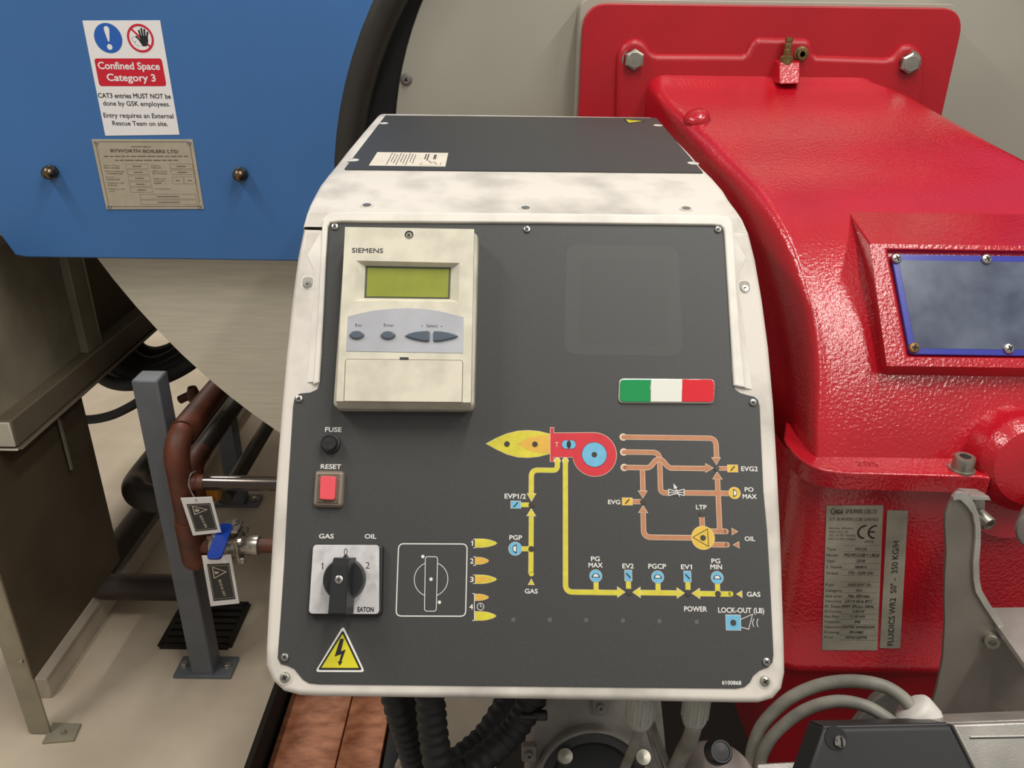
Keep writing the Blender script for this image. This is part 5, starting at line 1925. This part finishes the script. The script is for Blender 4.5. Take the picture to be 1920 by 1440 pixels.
mb.lathe([(0.006, 0), (0.005, 0.004), (0, 0.005)], (xf + 0.012, foot.y - 0.0135, p.z), (0, -1, 0), 14)
mb.build('leg_rivet', M['bolt'], enc)
# strap end hanging below the rail
mb = MB()
A = [atX(110, 783, xs_ + 0.012), atX(134, 880, xs_ + 0.012)]
mb.box((A[0] + A[1]) / 2, (0.004, 0.008, (A[0] - A[1]).length))
mb.build('sheet_edge', M['galv_light'], enc)

# grey support posts
def post(px_c, py_c, ztop, label, w=0.058, bolts=True):
    c = atZ(px_c, py_c, 0.0)
    t = thing('support_post', label, 'post', c, 'grey steel support posts')
    mb = MB()
    mb.box(c + Vector((0, 0, ztop / 2 + 0.005)), (w, w, ztop))
    mb.build('column', M['post'], t, bev=0.004)
    mb = MB()
    mb.box(c + Vector((0, 0, 0.005)), (w * 2.6, w * 1.25, 0.010))
    mb.build('base_plate', M['post'], t, bev=0.001)
    for s in (-1, 1):
        hexbolt(c + Vector((s * w * 0.98, 0, 0.010)), (0, 0, 1), 0.009, 0.010, 'anchor_bolt', t, M['bolt'])
    return c


cpost = atZ(388, 1254, 0.0)
post(388, 1254, atY(290, 708, cpost.y).z, 'grey square steel post beside the blue handled valve, standing on its bolted base plate')
c2p = atZ(455, 944, 0.0)
post(448, 941, atY(413, 735, c2p.y).z, 'grey square steel post farther back, behind the dark pipes under the boiler', 0.058)

YP = cpost.y - 0.068
ry = 0.0275


def along(px_, py_, Y0, Y1, n=2):
    a = atY(px_, py_, Y0)
    return [a + Vector((0, (Y1 - Y0) * k / (n - 1), 0)) for k in range(n)]


rust = thing('oxide_pipe', 'red-brown vertical pipe with elbows in front of the grey post', 'pipe', atY(345, 1040, YP))
top = atY(333, 868, YP)
bt_ = Vector((top.x, YP, atY(350, 1046, YP).z))
mb = MB()
elbow = [top + Vector((0, 0.05 * (1 - math.cos(t)), 0.05 * math.sin(t))) for t in [PI / 2 * k / 8 for k in range(9)]]
mb.tube([bt_] + [bt_.lerp(top, k / 6) for k in range(1, 6)] + elbow, ry, 20)
mb.tube([bt_ + Vector((0, 0, 0.11 * k / 4)) for k in range(5)], ry * 1.15, 20)
mb.lathe([(ry * 1.15, 0), (ry * 1.0, -0.014), (ry * 0.6, -0.024), (0, -0.027)], bt_, (0, 0, 1), 20)
mb.build('riser', M['pipe_rust'], rust, angle=60)
mb = MB()
e1 = elbow[-1]
mb.tube([e1, e1 + Vector((0, 0.02, 0)), e1 + Vector((0, 0.3, 0))], ry * 1.0, 20, rr=[ry * 1.12, ry * 1.12, ry * 1.0])
mb.tube([e1 + Vector((0, 0.30, 0)), e1 + Vector((0, 1.7, 0))], ry * 0.95, 20)
mb.build('upper_run', M['pipe_rust'], rust, angle=60)
mb = MB()
pbr = Vector((top.x, YP, atY(330, 904, YP).z))
pend = atY(384, 905, YP).x
mb.tube([pbr, Vector((pend, YP, pbr.z))], 0.0185, 18)
mb.build('branch', M['pipe_rust'], rust)
mb = MB()
mb.tube([Vector((pend, YP, pbr.z)), Vector((-0.03, YP, pbr.z))], 0.0172, 20)
mb.build('bare_pipe', M['pipe_gloss'], rust, label='shiny bare dark pipe')
mb = MB()
pv = Vector((top.x, YP, atY(360, 1021, YP).z))
xa, xb2, xc, xd, xe = [atY(v, 1021, YP).x for v in (397, 414, 466, 487, 516)]
mb.tube([pv, Vector((xa - 0.0005, YP, pv.z))], 0.0205, 20)
mb.build('valve_branch', M['pipe_rust'], rust)
mb = MB()
mb.tube([Vector((xd + 0.0005, YP, pv.z)), Vector((-0.03, YP, pv.z))], 0.0175, 20)
mb.build('outlet_pipe', M['pipe_rust'], rust)

valve = thing('ball_valve', 'bright nickel ball valve with a blue lever, beside the grey post', 'valve', (xb2, YP, pv.z - 0.04))
mb = MB()
AX = Vector((1, 0, 0))
o = Vector((xa, YP, pv.z))
L1 = xd - xa
mb.lathe([(0.0235, 0), (0.0245, 0.003), (0.0245, 0.016), (0.021, 0.018), (0.021, 0.024), (0.027, 0.028), (0.0300, 0.040), (0.0305, 0.050), (0.029, 0.060), (0.022, 0.070), (0.0225, L1 - 0.026), (0.0235, L1 - 0.024), (0.0235, L1 - 0.002), (0.020, L1)], o, AX, 6 * 4)
for x_ in (0.040, 0.068):
    mb.box(o + AX * x_, (0.006, 0.058, 0.066))
for x_, s_, t_ in ((0.054, -1, -1), (0.054, 1, -1), (0.054, -1, 1), (0.054, 1, 1)):
    mb.tube([o + Vector((0.030, 0.023 * s_, 0.027 * t_)), o + Vector((0.082, 0.023 * s_, 0.027 * t_))], 0.0045, 10)
    mb.tube([o + Vector((0.073, 0.023 * s_, 0.027 * t_)), o + Vector((0.081, 0.023 * s_, 0.027 * t_))], 0.0078, 6)
mb.build('valve_body', M['chrome'], valve, angle=30)
mb = MB()
pc = o + Vector((0.052, 0.0, 0.052))
mb.box(pc, (0.044, 0.046, 0.006))
mb.tube([pc + Vector((0, 0, -0.03)), pc + Vector((0, 0, 0.010))], 0.009, 14)
mb.build('mounting_pad', M['chrome'], valve, bev=0.001)
hexbolt(pc + Vector((0.006, 0.008, 0.006)), (0, 0, 1), 0.0075, 0.009, 'stem_nut', valve, M['chrome'])
mb = MB()
h0 = pc + Vector((-0.008, -0.012, 0.006))
tipd = atY(411, 1048, YP - 0.10)
t_ = (tipd - h0)
ln = t_.length
X = t_.normalized()
Yv = Vector((1, 0, 0))
Zv = X.cross(Yv).normalized()
FHd = Frame(h0, Yv, X)
mb.prism(FHd, rpoly([(-0.016, -0.01), (0.016, -0.01), (0.0165, ln), (-0.0165, ln)], 0.011, 6), -0.003, 0.004, 0.002)
mb.build('lever_handle', M['handle_blue'], valve, label='blue vinyl lever')

# tags
def tag_plate(corners, Y, name, label, code):
    Ft = FY(Y)
    c_ = [Ft.uv(*q) for q in corners]   # tl tr br bl
    mb = MB()
    mb.prism(Ft, c_, -0.001, 0.001, 0.0003, 0, seg=1)
    t = mb.build(name, M['sign_white'])
    tag(t, label, 'tag', 'hanging pipe tags')
    b2 = lambda s, v: (c_[0] * (1 - s) + c_[1] * s) * (1 - v) + (c_[3] * (1 - s) + c_[2] * s) * v
    mb = MB()
    fld = [b2(.13, .16), b2(.90, .16), b2(.90, .90), b2(.13, .90)]
    mb.flat(Ft, fld, 0.0012, 0)
    q = [b2(.17, .20), b2(.86, .20), b2(.86, .86), b2(.17, .86)]
    mb.strip(Ft, q + [q[0]], 0.0006, 0.0014, 1)
    mb.build('dark_field', [M['tag_dark'], M['silver']], t)
    mb = MB()
    q = [b2(.30, .22), b2(.30, .44), b2(.74, .33)]
    mb.strip(Ft, q + [q[0]], 0.0022, 0.0014, 0)
    u = b2(.44, .33)
    mb.flat(Ft, [u + Vector(v) for v in ((-0.006, 0.004), (-0.006, -0.005), (0.0, -0.004), (0.004, 0.0), (0.001, 0.003), (-0.001, 0.001))], 0.0014, 0)
    mb.build('flame_symbol', [M['silver']], t)
    mb = MB()
    p0, p1 = b2(.47, .48), b2(.55, .82)
    d_ = p1 - p0
    ct = (p0 + p1) / 2
    nrm = Vector((-d_.y, d_.x)).normalized()
    mb.text(Ft, code, ct - nrm * 0.003, d_.length, 0.0062, 0.0014, 0, 0.01, math.atan2(d_.y, d_.x))
    mb.build('tag_lettering', [M['silver']], t)
    return t


tg1 = tag_plate(((338.7, 933.7), (397.5, 931.5), (415, 998), (362, 1004)), YP - 0.035, 'pipe_tag', 'white edged dark tag on a ball chain from the bare pipe, above the blue lever', 'BHS-K-006')
tg2 = tag_plate(((378.5, 1042), (433, 1040), (449, 1131), (395, 1136.5)), YP - 0.045, 'pipe_tag', 'white edged dark tag hanging below the blue valve lever', 'BHS-K-007')
mb = MB()
Fch = FY(YP - 0.03)
cz = cr([atY(366, 884, YP + 0.012), atY(358, 889, YP - 0.016), atY(354, 905, YP - 0.024), atY(358, 921, YP - 0.028), atY(368, 938, YP - 0.037)], 9)
for q in cz:
    mb.lathe([(0.0, -0.0017), (0.0013, -0.001), (0.0017, 0), (0.0013, 0.001), (0, 0.0017)], q, (0, 0, 1), 8)
mb.tube(cz, 0.0006, 6)
ch = mb.build('ball_chain', M['chrome'], tg1)
mb = MB()
cz = cr([atY(398, 1003, YP + 0.0), atY(396, 1012, YP - 0.025), atY(398, 1028, YP - 0.03), atY(405, 1038, YP - 0.035), atY(413, 1047, YP - 0.046)], 9)
for q in cz:
    mb.lathe([(0.0, -0.0017), (0.0013, -0.001), (0.0017, 0), (0.0013, 0.001), (0, 0.0017)], q, (0, 0, 1), 8)
mb.tube(cz, 0.0006, 6)
mb.build('ball_chain', M['chrome'], tg2)

# dark pipes running back under the boiler
gP = 'dark pipes running back under the boiler'


def dark_pipe(pts, r, label, group=gP, m='pipe_black', name='dark_pipe'):
    mb = MB()
    mb.tube(pts, r, 20)
    return tag(mb.build(name, M[m], angle=70), label, 'pipe', group)


def run(px0, py0, Y0, px1=0, py1=0):
    """pipe along the depth axis through the photo point at depth Y0"""
    a = atY(px0, py0, Y0)
    return [a, a + Vector((0, 0.3, 0)), Vector((a.x, 6.305, a.z))]


dark_pipe(run(341, 846, 1.93), 0.022, 'dark pipe running back immediately right of the red-brown pipe')
A = run(368, 858, 1.78, 0, 0)
el = [A[0] + Vector((0, -0.045 * math.sin(t), -0.045 * (1 - math.cos(t)))) for t in [PI / 2 * k / 6 for k in range(6, 0, -1)]]
lowp = el[0] + Vector((0, 0, -0.20))
t3 = thing('dark_pipe', 'dark pipe with a rusty elbow running back between the two grey posts', 'pipe', lowp, gP)
mb = MB()
mb.tube(A, 0.0255, 20)
mb.build('straight_run', M['pipe_black'], t3)
mb = MB()
mb.tube([lowp] + el + [A[0], A[0] + Vector((0, 0.03, 0))], 0.0275, 20)
mb.build('elbow', M['pipe_rust'], t3, angle=60)
dark_pipe(run(420, 935, 1.95), 0.0225, 'dark pipe running back nearest the control box, right of the farther post')
mb = MB()
mb.tube(cr([atY(340, 938, 1.74), atY(300, 936, 1.74), atY(268, 930, 1.745), atY(256, 917, 1.77), atY(262, 900, 1.83), atY(300, 850, 1.98), atY(330, 811, 2.15)], 6), 0.036, 18)
tag(mb.build('dark_pipe', M['pipe_black'], angle=70), 'fat dark elbow pipe just left of the grey post', 'pipe', gP)
mb = MB()
Yl = 1.80
a = atY(350, 1102, Yl)
b = atY(205, 1102, Yl)
b = Vector((b.x, Yl, a.z))
ell = [b + Vector((-0.06 * math.sin(t), 0.06 * (1 - math.cos(t)), 0)) for t in [PI / 2 * k / 8 for k in range(9)]]
mb.tube([a + Vector((0.12, 0, 0)), a] + ell + [ell[-1] + Vector((0, 1.5, 0))], 0.037, 20)
tag(mb.build('dark_pipe', mat('brown_black_pipe', (52, 36, 26), 0.5, var=0.3, scale=12), angle=70), 'low brown-black pipe turning a corner near the floor, behind the grey post', 'pipe', gP)
mb = MB()
p = atY(396, 926, 1.78)
mb.lathe([(0.018, -0.022), (0.020, -0.018), (0.020, 0.018), (0.016, 0.022), (0, 0.022)], p, (1, 0, 0), 20)
tag(mb.build('pipe_coupling', M['amber_plastic']), 'small amber coupling behind the bare dark pipe', 'coupling')
mb = MB()
p = atY(362, 738, 2.02)
mb.tube([p + Vector((-0.04, 0, -0.02)), p], 0.012, 12)
mb.lathe([(0.016, -0.02), (0.018, 0.0), (0.012, 0.02), (0, 0.022)], p, (0, 0, 1), 14)
tag(mb.build('pipe_fitting', M['pipe_rust']), 'small rusty fitting on the upper pipes beside the grey post', 'fitting')

# black hoses sagging under the enclosure
gH = 'black hoses sagging under the enclosure'
for k, (pts, r, lb) in enumerate(((((225, 600), (250, 655), (285, 672), (322, 665), (345, 650), (372, 625)), .036, 'black hose sagging highest under the enclosure'),
                                  (((205, 610), (232, 665), (272, 690), (315, 683), (352, 660), (385, 630)), .036, 'black hose sagging second highest under the enclosure'),
                                  (((190, 630), (212, 682), (252, 708), (300, 702), (345, 680), (390, 645)), .032, 'black hose sagging third under the enclosure'),
                                  (((165, 660), (188, 705), (226, 721), (275, 716), (325, 696), (360, 678), (395, 655)), .018, 'black hose sagging lowest of the thick bundle'),
                                  (((92, 740), (118, 779), (160, 787), (205, 780), (245, 762), (275, 742), (310, 715)), .0125, 'thin black hose sagging lowest, below the thick bundle'))):
    Yh = 2.22 - 0.065 * k
    mb = MB()
    mb.tube(cr([atY(x, y, Yh) for x, y in pts], 6), r, 14)
    tag(mb.build('black_hose', M['conduit'], angle=80), lb, 'hose', gH)

# kerb rail on the floor
xr_ = -1.236
mb = MB()
kx = atZ(83, 1263, 0.065).x
mb.box((kx, 3.0, 0.0325), (0.030, 3.0, 0.065))
mb.build('kerb_rail', M['rail'], bev=0.003)
o = bpy.data.objects['kerb_rail']
tag(o, 'low pale kerb running back along the floor under the enclosure', 'kerb')

# floor drain
q = [atZ(x, y, 0.0) for x, y in ((297, 1215), (435.5, 1213), (464, 1128), (345, 1140))]
gx0, gx1, gy0, gy1 = (q[0].x + q[3].x) / 2, (q[1].x + q[2].x) / 2, (q[0].y + q[1].y) / 2, (q[2].y + q[3].y) / 2
dr = thing('floor_drain', 'dark cast iron drain grate in the floor behind the grey post', 'drain', ((gx0 + gx1) / 2, (gy0 + gy1) / 2, 0))
mb = MB()
for a, b, sx, sy in (((gx0 + gx1) / 2, gy0, gx1 - gx0, 0.016), ((gx0 + gx1) / 2, gy1, gx1 - gx0, 0.016), (gx0, (gy0 + gy1) / 2, 0.016, gy1 - gy0), (gx1, (gy0 + gy1) / 2, 0.016, gy1 - gy0)):
    mb.box((a, b, 0.003), (sx, sy, 0.008))
mb.build('frame', M['grate'], dr, bev=0.001)
mb = MB()
mb.box(((gx0 + gx1) / 2, (gy0 + gy1) / 2, 0.0005), (gx1 - gx0, gy1 - gy0, 0.002))
mb.build('sump', M['black_void'], dr)
nb = 6
for k in range(nb):
    y_ = gy0 + (gy1 - gy0) * (k + 0.75) / (nb + 0.5)
    mb = MB()
    mb.box(((gx0 + gx1) / 2, y_, 0.005), (gx1 - gx0 - 0.012, 0.016, 0.008))
    mb.build('bar', M['grate'], dr, bev=0.002)
